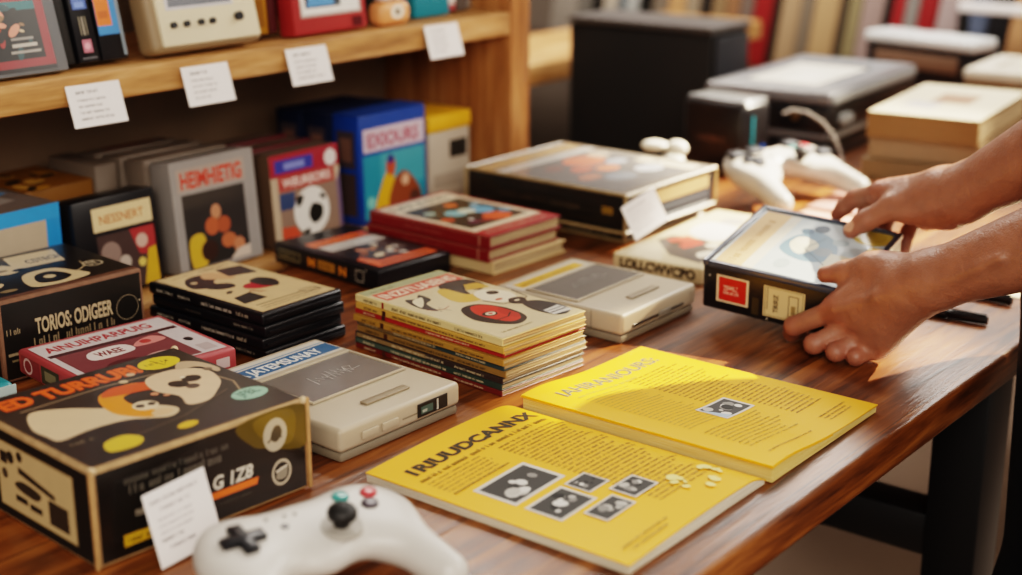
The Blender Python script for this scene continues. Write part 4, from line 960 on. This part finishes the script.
a.para(.66, .46, .28, .010, 14, .0215, '#5d4c10', .2); a.para(.1, .3, .5, .010, 9, .0215, '#8f7c22', .3); a.para(.68, .1, .26, .010, 3, .02, K2, .2); a.scrib(.1, .06, .4, .01, K2)
a.build('right_print', PRINTM, mg)

# P / Q: white controllers (one continuous shell each, from an implicit surface)
WHT = mat('controller_white', '#c9c4bd', .38, var=.04, bump=.03, bscale=600)
WHTQ = mat('controller_pale', '#aaa59d', .38, var=.04)
def controller(label, x, y, z, rot, variant, rx=0, sc=1.):
    o = thing('game_controller', label, 'game controller', (x, y, z), rot, rx=rx); o.scale = (sc,) * 3
    def f(P):
        d = rcone(P, (-.052, .020, .024), (.052, .020, .024), .022, .022)
        d = smin(d, ellip(P, (-.050, .010, .024), (.037, .040, .021)), .012); d = smin(d, ellip(P, (.048, .010, .024), (.039, .040, .021)), .012)
        d = smin(d, rcone(P, (-.058, .002, .023), (-.074, -.068, .0165), .021, .0145), .016)
        d = smin(d, rcone(P, (.058, .002, .023), (.074, -.068, .0165), .021, .0145), .016)
        if variant == 0: d = smin(d, ellip(P, (0, .004, .022), (.034, .034, .018)), .014)
        d = smax(d, P[..., 2] - .0385, .008); d = smax(d, .0015 - P[..., 2], .004)
        return d
    v, fc = surface_nets(f, (-.105, -.095, -.002), (.105, .06, .05), .0026)
    me = sdf_mesh('shell', [(v, fc)]); me.materials.append(WHT if variant == 0 else WHTQ)
    s = bpy.data.objects.new('shell', me); COL.objects.link(s); s.parent = o
    zt = .0374
    b = MB(); b.box(-.070, .0035, zt, -.036, .0145, zt + .0055, bev=.0014); b.box(-.0585, -.008, zt, -.0475, .026, zt + .0055, bev=.0014); b.build('direction_pad', BLK, o)
    b = MB(); b.cyl((.019, -.006, zt - .002), (.019, -.006, zt + .0012), .0165, .0155, 28); skt = b.build('stick_socket', mat('socket_grey', '#a39d94', .5), o)
    b = MB(); b.cyl((.019, -.006, zt + .0013), (.019, -.006, zt + .008), .006); b.ball((.019, -.006, zt + .0115), .0115, (1, 1, .66)); b.build('thumb_stick', BLKM, skt)
    for (bx, by, hx, nm) in ((.037, .0275, '#2f8a83', 'teal button'), (.059, .023, '#b52a30', 'red button'), (.052, .009, '#3b2f38', 'dark button')):
        b = MB(); b.cyl((bx, by, zt - .001), (bx, by, zt + .0032), .0072, .0064, 20, bev=.001); q = b.build('button', mat('btn_' + hx[1:], hx, .3, coat=.3), o); q['label'] = nm
    for (bx, by, r) in ((-.018, .012, .0034), (-.012, .024, .0018), (-.004, .023, .0018), (-.026, .026, .0018)):
        b = MB(); b.cyl((bx, by, zt - .0005), (bx, by, zt + .0014), r); b.build('small_button', BLK if r > .002 else mat('btn_grey', '#77716a', .5), o)
    if variant == 1:
        for (bx, by) in ((-.066, .03), (-.030, .032), (.040, .034), (.068, -.002)):
            b = MB(); b.box(bx - .012, by - .008, zt - .001, bx + .012, by + .008, zt + .006, bev=.002); b.build('trigger', BLK, o)
    b = MB(); b.box(-.03, .036, .027, .03, .0425, .034, bev=.002); b.build('top_bar', mat('bar_grey', '#8d8880', .5), o)
    return o
controller('pale grey controller with black thumb stick, teal and red buttons, at table front', .690, .734, TZ + .0095, -15.4, 0, 8, 1.02)
controller('white controller with black buttons lying beside the black router, back of the table', 2.006, 1.052, .7725, -14, 1, 14, 1.17)

# R: small black and white joystick thing behind the boxed sets
o = thing('joystick', 'small black joystick with white knobs behind the boxed sets', 'joystick', (1.93, 1.225, TZ), 20)
MB().box(-.03, -.035, 0, .03, .035, .045, bev=.008, seg=3).build('base', BLK, o)
for (px, py, pz, sx, sy, sz) in ((-.012, .040, .052, .016, .020, .010), (.0, .008, .074, .014, .022, .009), (.004, -.026, .071, .014, .018, .013), (-.008, -.022, .0545, .016, .02, .010)):
    b = MB(); b.ball((px, py, pz), 1, (sx, sy, sz)); b.build('knob', mat('knob_cream', '#dcd6c6', .35), o)
b = MB(); b.cyl((0, 0, .045), (0, 0, .07), .008); b.build('stem', BLK, o)

# S: router
o = thing('router', 'black box shaped router with silver curved top and small brown text strip', 'router', (2.094, 1.168, TZ), -4.6)
W_, D_, H_ = .08, .127, .123
b = MB(); b.box(0, 0, 0, W_, D_, H_, bev=.014, seg=4); b.build('casing', BLK, o)
b = MB(); b.box(.006, .006, H_ - .004, W_ - .004, D_ - .006, H_ + .003, bev=.004, seg=3); b.build('top_cap', mat('silver_cap', '#77797c', .3, metal=.5), o)
a = art_left(0, .02, D_ - .02, .03, .09); a.scrib(.12, .42, .72, .16, '#7c5648'); a.scrib(.12, .40, .72, .16, '#5a4238'); a.build('printed_name', PRINT, o)
MB().box(.02, -.002, .02, .026, -.0003, .10, bev=.0006).build('light_strip', mat('teal_strip', '#1d6470', .3), o)
MB().box(.05, -.002, .01, .058, -.0003, .05, bev=.0006).build('blue_strip', mat('blue_strip', '#1d5fc0', .3), o)
o = thing('cable', 'thin grey cable curving from the router down to the table', 'cable', (2.18, 1.10, TZ), 0)
b = MB(); b.tube([(.0, .045, .098), (.012, .034, .104), (.026, .014, .100), (.034, -.010, .086), (.036, -.03, .066), (.036, -.045, .04), (.034, -.055, .015), (.02, -.06, .0035), (-.0, -.062, .0032)], .0028); b.build('cord', mat('cable_grey', '#8d8680', .5), o)

# T: two stacked players
def player(label, x, y, z, rot, wd, dp, h, top):
    o = thing('disc_player', label, 'disc player', (x, y, z), rot, 'disc players stacked at the back')
    MB().box(0, 0, 0, wd, dp, h * .66, bev=.005, seg=3).build('chassis', BLK, o)
    MB().box(0, 0, h * .67, wd, dp, h, bev=.008, seg=4).build('lid', mat('lid_grey', '#6f6f72', .3, coat=.3), o)
    MB().box(.01, -.0025, h * .70, wd - .01, -.0003, h * .90, bev=.001).build('silver_band', SILV, o)
    if top:
        a = art_top(.02, .02, wd - .02, dp - .02, h); a.rect(.0, .0, 1, 1, '#77787b'); a.rect(.12, .14, .8, .86, '#3b3a3a'); a.rect(.13, .17, .74, .84, '#d9d2c4'); a.rect(.2, .3, .5, .6, '#e6e0d4'); a.build('lid_label', PRINTM, o)
        for yy in (dp * .26, dp * .72): 
            b = MB(); b.cyl((.0001, yy, h * .36), (-.008, yy, h * .36), .007, .006); b.build('front_knob', mat('brass_knob', '#9c7a50', .3, metal=.8), o)
        a = art_left(0, .02, dp - .02, .004, h * .52); a.rect(.33, .1, .62, .9, '#2b2623'); a.rect(.35, .2, .6, .8, '#1f1b1a'); a.build('tray_front', PRINT, o)
        for xx in (.05, .075): 
            b = MB(); b.cyl((xx, -.0001, h * .26), (xx, -.010, h * .26), .010, .009); b.build('socket', SILV, o)
player('lower black disc player with pale silver rim, under the grey lidded one', 2.290, 1.116, TZ, 3.8, .39, .228, .052, False)
player('grey lidded disc player with pale paper label on top of its stack', 2.279, 1.108, TZ + .0524, 3.8, .416, .239, .070, True)

# U: black box with white lid
o = thing('card_box', 'black box with glossy white lid and brown front panel, far end of table', 'box', (3.02, 1.155, TZ), -11)
MB().box(.0, .0, 0, .085, .265, .104, bev=.003).build('box_body', BLK, o)
MB().box(-.004, -.004, .1043, .09, .27, .128, bev=.006, seg=3).build('lid', mat('white_lid', '#d5d8d8', .3, coat=.3, var=.03), o)
MB().box(-.003, .03, .055, -.0003, .24, .09, bev=.001).build('front_panel', mat('brown_panel', '#6e5646', .5), o)
# V: brass coloured tin with white top
o = thing('tin_box', 'brown tin box with white rimmed top behind the stack of pale books', 'box', (2.76, .845, TZ), 4)
MB().box(.0, .0, 0, .22, .215, .092, bev=.003).build('tin_body', mat('brown_tin', '#7a5a34', .4, metal=.3), o)
MB().box(-.003, -.003, .0923, .223, .218, .115, bev=.005, seg=3).build('lid', mat('cream_lid', '#d9cfbd', .35), o)
a = art_top(.01, .01, .21, .205, .115); a.rect(.15, .15, .85, .85, '#a89a84'); a.rect(.2, .2, .8, .8, '#d9d0be'); a.build('lid_print', PRINT, o)
a = art_left(0, .01, .2, .005, .085); a.rect(.2, .3, .4, .8, '#b58a68'); a.rect(.5, .1, .9, .9, '#5a4028'); a.build('side_print', PRINT, o)

# W: pale thick books
z = TZ
for k, (h, rot, cn, lab) in enumerate([(.034, 6.2, '#7d6648', 'bottom thick tan book of the pale book stack at right'), (.034, 8.0, '#8a7458', 'middle thick tan book of the pale book stack at right'), (.043, 7.0, '#7a5a30', 'topmost thick pale book with brown square on its white cover, behind the hands')]):
    o = volume('album_book', lab, 'book', 2.243 + (-.004, .010, 0)[k], .839 - (.0, .006, .004)[k], z, rot, .325, .18, h, mat('album_' + str(cn[1:]), cn, .55, var=.1), PAGEB, 'thick pale books in one stack', ct=.004)
    if k == 2:
        a = art_top(0, 0, .325, .18, h); a.rect(0, 0, 1, 1, '#dccdb0'); a.poly([(.42, .3), (.72, .3), (.72, .66), (.42, .66)], '#a07a62'); a.poly([(.2, .55), (.4, .5), (.42, .8), (.25, .84)], '#b9b4b0'); a.frame(.04, .05, .96, .95, .006, '#cbb994'); a.build('printed_cover', PRINTM, o)
    z += h + .0004

# X: pink picture card and sheet
o = thing('picture_card', 'pink bordered picture card lying on the table behind the far hand', 'card', (1.985, .855, TZ), 4)
MB().box(0, 0, 0, .19, .135, .004, bev=.001).build('card', mat('pink_border', '#d3968a', .5), o)
a = art_top(.008, .008, .182, .127, .004); a.rect(.06, .1, .94, .8, '#b9b3b2'); a.rect(.3, .2, .8, .7, '#8f9aa3'); a.ell(.5, .45, .1, '#d6d2cc'); a.build('picture', PRINT, o)
o = thing('paper_sheet', 'plain salmon pink sheet on the table in front of the pink bordered card', 'paper', (1.865, .865, TZ), 2)
MB().box(0, 0, 0, .105, .115, .0012).build('sheet', mat('salmon_paper', '#d69a86', .6), o)
# Y: pens and paper
def pen(label, x, y, rot, L):
    o = thing('pen', label, 'pen', (x, y, TZ + .0058), rot)
    b = MB(); b.cyl((0, 0, 0), (L * .62, 0, 0), .0055, .0058, 20, bev=.001); b.build('barrel', BLK, o)
    b = MB(); b.cyl((L * .621, 0, 0), (L, 0, 0), .0057, .0052, 20, bev=.0015); pc = b.build('cap', BLK, o)
    b = MB(); b.box(L * .66, -.0015, .0058, L * .985, .0015, .0072, bev=.0005); b.build('clip', mat('pen_clip', '#3a3838', .3, metal=.6), pc)
pen('black capped pen beside the near wrist, closest to the table edge', 1.592, .690, -85, .125)
pen('black pen half hidden behind the near forearm, next to the cream paper', 1.70, .695, -93, .125)
o = thing('paper_sheet', 'cream paper sheet at the right edge of the photo beside the pens', 'paper', (1.725, .545, TZ), -4)
MB().box(0, 0, 0, .15, .12, .0010).build('sheet', mat('cream_paper', '#e0d2b0', .6), o)
o = thing('chalk_stick', 'short pale pink stick lying between disc players and pale books', 'stick', (2.30, 1.088, TZ + .0072), 8)
b = MB(); b.cyl((-.045, -.01, 0), (-.005, 0.004, 0), .007, .007, 16, bev=.0015); b.build('stick', mat('pale_pink', '#d8b3a8', .5), o)

# ------------------------------------------------------------------ the person: forearms and hands in view, body standing right of the frame
def skin_material():
    m = bpy.data.materials.new('skin'); m.use_nodes = True; nt = m.node_tree; b = nt.nodes['Principled BSDF']; L = nt.links.new
    at = nt.nodes.new('ShaderNodeAttribute'); at.attribute_name = 'Col'
    tc = nt.nodes.new('ShaderNodeTexCoord')
    n = nt.nodes.new('ShaderNodeTexNoise'); n.inputs['Scale'].default_value = 45; n.inputs['Detail'].default_value = 6; L(tc.outputs['Object'], n.inputs['Vector'])
    mr = nt.nodes.new('ShaderNodeMapRange'); mr.inputs['To Min'].default_value = .72; mr.inputs['To Max'].default_value = 1.22; L(n.outputs['Fac'], mr.inputs['Value'])
    vm = nt.nodes.new('ShaderNodeVectorMath'); vm.operation = 'SCALE'; L(at.outputs['Color'], vm.inputs[0]); L(mr.outputs['Result'], vm.inputs['Scale']); L(vm.outputs['Vector'], b.inputs['Base Color'])
    b.inputs['Roughness'].default_value = .46; b.inputs['Subsurface Weight'].default_value = .12; b.inputs['Subsurface Radius'].default_value = (.008, .003, .0015); b.inputs['Subsurface Scale'].default_value = .4
    v = nt.nodes.new('ShaderNodeTexVoronoi'); v.inputs['Scale'].default_value = 520; L(tc.outputs['Object'], v.inputs['Vector'])
    n2 = nt.nodes.new('ShaderNodeTexNoise'); n2.inputs['Scale'].default_value = 70; n2.inputs['Detail'].default_value = 5; L(tc.outputs['Object'], n2.inputs['Vector'])
    ad = nt.nodes.new('ShaderNodeMath'); ad.operation = 'MULTIPLY_ADD'; ad.inputs[1].default_value = .12; L(v.outputs['Distance'], ad.inputs[0]); L(n2.outputs['Fac'], ad.inputs[2])
    bp = nt.nodes.new('ShaderNodeBump'); bp.inputs['Strength'].default_value = .6; bp.inputs['Distance'].default_value = .003
    L(ad.outputs[0], bp.inputs['Height']); L(bp.outputs['Normal'], b.inputs['Normal'])
    return m
SKIN = skin_material()
def V3(*a): return np.array(a, np.float32)
def chain(P, pts, rs, k=.004):
    d = None
    for i in range(len(pts) - 1):
        c = rcone(P, pts[i], pts[i + 1], rs[i], rs[i + 1]); d = c if d is None else smin(d, c, k)
    return d
def hand_sdf(H):
    def f(P):
        d = rcone(P, H['fore'], H['wrist'], H['rf'], H['rw'])
        d = smin(d, rcone(P, H['wrist'], H['wrist2'], H['rw'], H['rw'] * .95), .02)
        for m, r in zip(H['mcp'], H['rm']):
            d = smin(d, rcone(P, H['wrist2'], m, H['rp'], r), .016)
        for q, r0, r1 in H.get('pads', []): d = smin(d, rcone(P, q[0], q[1], r0, r1), .018)
        for q in H.get('tend', []): d = smin(d, rcone(P, q[0], q[1], .0035, .0045), .008)
        fs = None
        for pts, rs in H['fingers']:
            c = chain(P, pts, rs)
            fs = c if fs is None else np.minimum(fs, c)
        d = smin(d, fs, .009)
        d = smin(d, chain(P, H['thumb'][0], H['thumb'][1], .006), .012)
        return d
    return f
# left hand: near hand, grips the near right corner of the box, fingers curled under it, thumb on the rim
LW = V3(1.3917, .5542, .856)
LM = [V3(1.3961, .655, .8048), V3(1.402, .6358, .7900), V3(1.4050, .6225, .7775), V3(1.4075, .6120, .7675)]
LH = dict(fore=V3(1.3838, .4017, .936), wrist=LW, wrist2=V3(1.3945, .578, .842), rf=.046, rw=.0285, rp=.0225, mcp=LM, rm=(.0145, .0140, .0128, .0115),
          pads=[((V3(1.397, .575, .835), V3(1.402, .606, .790)), .023, .0195), ((V3(1.402, .572, .852), V3(1.409, .612, .853)), .021, .0160), ((V3(1.408, .618, .850), V3(1.399, .648, .812)), .0155, .0145)],
          tend=[(V3(1.3735, .590, .841), V3(1.382, .650, .809)), (V3(1.373, .588, .832), V3(1.387, .632, .794)), (V3(1.376, .586, .822), V3(1.391, .618, .782)), (V3(1.3665, .545, .862), V3(1.3720, .600, .835)), (V3(1.3720, .600, .835), V3(1.384, .628, .806)), (V3(1.3480, .470, .905), V3(1.3650, .535, .862))],
          fingers=[([LM[0], V3(1.3915, .7035, .7765), V3(1.406, .7125, .7630), V3(1.432, .7120, .7592)], (.0125, .0108, .0094, .0078)),
                   ([LM[1], V3(1.3800, .6725, .7655), V3(1.398, .6830, .7600), V3(1.425, .6850, .7586)], (.0120, .0108, .0092, .0076)),
                   ([LM[2], V3(1.3760, .6450, .7635), V3(1.394, .6560, .7590), V3(1.420, .6590, .7584)], (.0112, .0102, .0086, .0074)),
                   ([LM[3], V3(1.3800, .6240, .7615), V3(1.396, .6310, .7590), V3(1.415, .6335, .7580)], (.0100, .0090, .0078, .0068))],
          thumb=([V3(1.406, .600, .856), V3(1.4095, .6300, .8540), V3(1.4115, .6580, .8420), V3(1.4070, .6780, .8365)], (.0165, .0132, .0115, .0090)))
# right hand: far hand, thumb on the cover, fingers over the back right corner
RW = V3(1.5278, .5811, .9175)
RM = [V3(1.5511, .6830, .8988), V3(1.5790, .6830, .8940), V3(1.5990, .6745, .8840), V3(1.6094, .6600, .8735)]
RH = dict(fore=V3(1.4900, .4480, 1.007), wrist=RW, wrist2=V3(1.5345, .604, .912), rf=.047, rw=.0285, rp=.0225, mcp=RM, rm=(.0145, .0142, .0132, .0120),
          pads=[((V3(1.545, .600, .895), V3(1.585, .640, .872)), .021, .0165), ((V3(1.534, .600, .905), V3(1.5285, .638, .895)), .0215, .0165)],
          tend=[((V3(1.532, .602, .933), V3(1.553, .676, .911))), ((V3(1.545, .605, .932), V3(1.580, .676, .906)))],
          fingers=[([RM[0], V3(1.5705, .7245, .8830), V3(1.5745, .7400, .8690), V3(1.5745, .7480, .8590)], (.0125, .0106, .0094, .0080)),
                   ([RM[1], V3(1.6110, .7270, .8640), V3(1.6090, .7320, .8440), V3(1.5990, .7250, .8235)], (.0122, .0106, .0094, .0080)),
                   ([RM[2], V3(1.6276, .7092, .8480), V3(1.6220, .7100, .8280), V3(1.6080, .7020, .8120)], (.0115, .0102, .0090, .0078)),
                   ([RM[3], V3(1.6271, .6800, .8380), V3(1.6200, .6810, .8210), V3(1.6080, .6790, .8070)], (.0102, .0090, .0080, .0070))],
          thumb=([V3(1.531, .615, .8960), V3(1.5243, .6590, .8915), V3(1.5181, .6854, .8735), V3(1.5120, .7000, .8600)], (.0185, .0140, .0118, .0092)))
parts = []
for H, lo, hi in ((LH, (1.325, .405, .745), (1.455, .735, 1.0)), (RH, (1.43, .452, .785), (1.655, .765, 1.07))):
    parts.append(surface_nets(hand_sdf(H), lo, hi, .0020))
LE = V3(1.44, .345, .968); RE = V3(1.50, .395, 1.055); LS = V3(1.47, .26, 1.25); RS = V3(1.77, .43, 1.25)
LE = V3(1.381, .325, .976); RE = V3(1.462, .36, 1.065)
LS = V3(1.45, .235, 1.235); RS = V3(1.72, .39, 1.25)
HIP = V3(1.463, .36, .90); CH = (LS + RS) / 2 - V3(0, 0, .03); NECK = (LS + RS) / 2 + V3(-.01, .02, .07); HEAD = NECK + V3(-.045, .085, .135)
LHP = HIP + V3(-.078, -.045, -.03); RHP = HIP + V3(.078, .045, -.03)
LK = V3(1.37, .345, .49); RK = V3(1.478, .405, .49); LA = V3(1.41, .24, .085); RA = V3(1.56, .32, .085)
FC = V3(-.5, .866, 0); SD = V3(.866, .5, 0)
RB = np.array([[.866, -.5, 0], [.5, .866, 0], [0, 0, 1]], np.float32)      # columns: side, face, up
def arms(P, e):
    d = smin(rcone(P, LH['fore'], LE, LH['rf'] * .97 + e, .046 + e), rcone(P, LE, LS, .046 + e, .056 + e), .03)
    d2 = smin(rcone(P, RH['fore'], RE, RH['rf'] * .97 + e, .046 + e), rcone(P, RE, RS, .046 + e, .056 + e), .03)
    return np.minimum(d, d2)
def torso(P, e):
    d = rcone(P, LS, RS, .062 + e, .062 + e)
    d = smin(d, ellip(P, CH - V3(0, 0, .05), V3(.172, .098, .17) + e, RB), .06)
    d = smin(d, ellip(P, (CH + HIP) / 2 - V3(0, 0, .03), V3(.145, .084, .17) + e, RB), .07)
    d = smin(d, ellip(P, HIP, V3(.160, .092, .13) + e, RB), .06)
    return d
def legs(P, e, shin=0.):
    l = smin(rcone(P, LHP, LK, .088 + e, .058 + e), rcone(P, LK, LA, .058 + e + shin * .4, .040 + e + shin), .03)
    r = smin(rcone(P, RHP, RK, .088 + e, .058 + e), rcone(P, RK, RA, .058 + e + shin * .4, .040 + e + shin), .03)
    return np.minimum(l, r)
def head(P):
    fd = V3(-.42, .72, -.55); fd = fd / np.linalg.norm(fd); upv = V3(-.27, .47, .84); upv = upv - fd * (upv @ fd); upv /= np.linalg.norm(upv); sd = np.cross(fd, upv)
    Rm = np.stack([sd, fd, upv], 1)
    L = lambda x, y, z: HEAD + Rm @ V3(x, y, z)
    d = ellip(P, L(0, -.012, .022), (.074, .094, .088), Rm); d = smin(d, ellip(P, L(0, .028, -.045), (.054, .058, .062), Rm), .03)
    d = smin(d, rcone(P, L(0, .088, .012), L(0, .112, -.022), .009, .0145), .014)
    d = smin(d, rcone(P, L(-.022, .082, -.058), L(.022, .082, -.058), .009, .009), .010); d = smin(d, ellip(P, L(0, .074, -.092), (.022, .018, .016), Rm), .018)
    d = smin(d, rcone(P, L(-.045, .074, .028), L(.045, .074, .028), .011, .011), .016)
    for s in (-1, 1):
        d = smax(d, -ellip(P, L(s * .031, .094, .006), (.017, .013, .011), Rm), .010)
        d = smin(d, ellip(P, L(s * .031, .078, .006), (.0135, .0135, .0135), Rm), .004)
        d = smin(d, ellip(P, L(s * .077, -.012, -.004), (.010, .020, .032), Rm), .008)
    return d, L, Rm
def body(P):
    d = smin(torso(P, 0), arms(P, 0), .03); d = smin(d, legs(P, 0), .03)
    d = smin(d, rcone(P, NECK - V3(0, 0, .07), HEAD - V3(-.01, .02, .05), .058, .052), .03)
    d = smin(d, head(P)[0], .02)
    for A in (LA, RA): d = smin(d, rcone(P, A - V3(0, 0, .035), A + FC * .15 - V3(0, 0, .052), .034, .026), .02)
    return d
parts.append(surface_nets(body, (1.22, .05, -.005), (1.90, .66, 1.62), .0085))
me = sdf_mesh('person', parts)
# skin tint: nails, redder knuckles and finger tips
co_ = np.array([v.co[:] for v in me.vertices], np.float32)
base = np.array(lin('#9c6a54')[:3]); red = np.array(lin('#964c38')[:3]); nail = np.array(lin('#c9977c')[:3])
tint = np.tile(base, (len(co_), 1))
def blend(c, r, col, amt):
    w_ = np.clip(1 - np.linalg.norm(co_ - c, axis=1) / r, 0, 1)[:, None] ** .7 * amt
    tint[:] = tint * (1 - w_) + col * w_
for H in (LH, RH):
    for m_ in H['mcp']: blend(m_, .024, red, .7)
    for pts, rs in H['fingers']:
        blend(pts[1], .018, red, .6); blend(pts[3], .02, red, .8)
    blend(H['thumb'][0][3], .018, red, .6); blend(H['thumb'][0][2], .016, red, .4)
w_ = (np.linalg.norm((co_ - (RH['thumb'][0][3] + V3(-.0055, .001, .0068))) / V3(.0075, .0075, .0065), axis=1) < 1)
tint[w_] = nail
hd, Lh, Rm = head(co_[:1])
for s in (-1, 1):
    q = np.linalg.norm(co_ - Lh(s * .031, .088, .006), axis=1); tint[q < .0115] = lin('#e2dcd4')[:3]; q = np.linalg.norm(co_ - Lh(s * .031, .0925, .005), axis=1); tint[q < .006] = lin('#2c1d14')[:3]
blend(Lh(0, .088, -.058), .024, np.array(lin('#8f4a3c')[:3]), .9)
at = me.color_attributes.new('Col', 'FLOAT_COLOR', 'POINT')
at.data.foreach_set('color', np.concatenate([tint, np.ones((len(tint), 1))], 1).astype(np.float32).ravel())
me.materials.append(SKIN)
person = bpy.data.objects.new('person', me); COL.objects.link(person)
tag(person, 'person in dark clothes, bare forearms reaching in from the right, holding a black boxed game', 'person')
def cloth(name, f, lo, hi, m, h=.009):
    q = sdf_mesh(name, [surface_nets(f, lo, hi, h)]); q.materials.append(m); o = bpy.data.objects.new(name, q); COL.objects.link(o); o.parent = person; return o
DEN = mat('dark_trousers', '#14151a', .8, var=.25, nscale=60, bump=.15, bscale=300)
SHR = mat('dark_shirt', '#1c1d22', .8, var=.2, nscale=40, bump=.15, bscale=200)
def trousers(P):
    d = smin(legs(P, .012, .022), ellip(P, HIP - V3(0, 0, .01), V3(.174, .106, .15), RB), .04)
    d = smax(d, P[..., 2] - .985, .004); return smax(d, .045 - P[..., 2], .004)
cloth('trousers', trousers, (1.22, .05, .03), (1.80, .56, 1.0), DEN)
def shirt(P):
    ml = LE * .45 + LS * .55; mr = RE * .45 + RS * .55
    d = smin(torso(P, .018), rcone(P, ml, LS, .066, .074), .03); d = smin(d, rcone(P, mr, RS, .066, .074), .03)
    d = smin(d, ellip(P, HIP + V3(0, 0, .02), V3(.180, .112, .15), RB), .04)
    d = smax(d, .915 - P[..., 2], .004)
    return smax(d, -(np.linalg.norm(P - (NECK + V3(-.01, .02, .015)), axis=-1) - .062), .006)
cloth('shirt', shirt, (1.22, .05, .89), (1.90, .62, 1.36), SHR)
def hairf(P):
    d, L, Rm_ = head(P); d = d - .010
    d = smax(d, -ellip(P, L(0, .075, -.045), (.085, .085, .080), Rm_), .008); d = smax(d, -ellip(P, L(0, .02, -.115), (.12, .16, .075), Rm_), .008)
    for s in (-1, 1): d = smax(d, -ellip(P, L(s * .085, -.01, -.012), (.03, .028, .036), Rm_), .004)
    return d
cloth('hair', hairf, tuple(HEAD - .16), tuple(HEAD + .17), mat('dark_hair', '#2a1a10', .6, var=.4, nscale=120, bump=.4, bscale=250), .007)
for A in (LA, RA):
    def shoe(P, A=A):
        d = smin(rcone(P, A - V3(0, 0, .035) - FC * .03, A + FC * .155 - V3(0, 0, .045), .046, .038), rcone(P, A, A - V3(0, 0, .03), .05, .05), .03)
        d = smax(d, P[..., 2] - .10, .004); return smax(d, .0008 - P[..., 2], .003)
    cloth('shoe', shoe, tuple(A + V3(-.22, -.13, -.09)), tuple(A + V3(.12, .28, .04)), mat('dark_shoe', '#241a14', .5), .007)
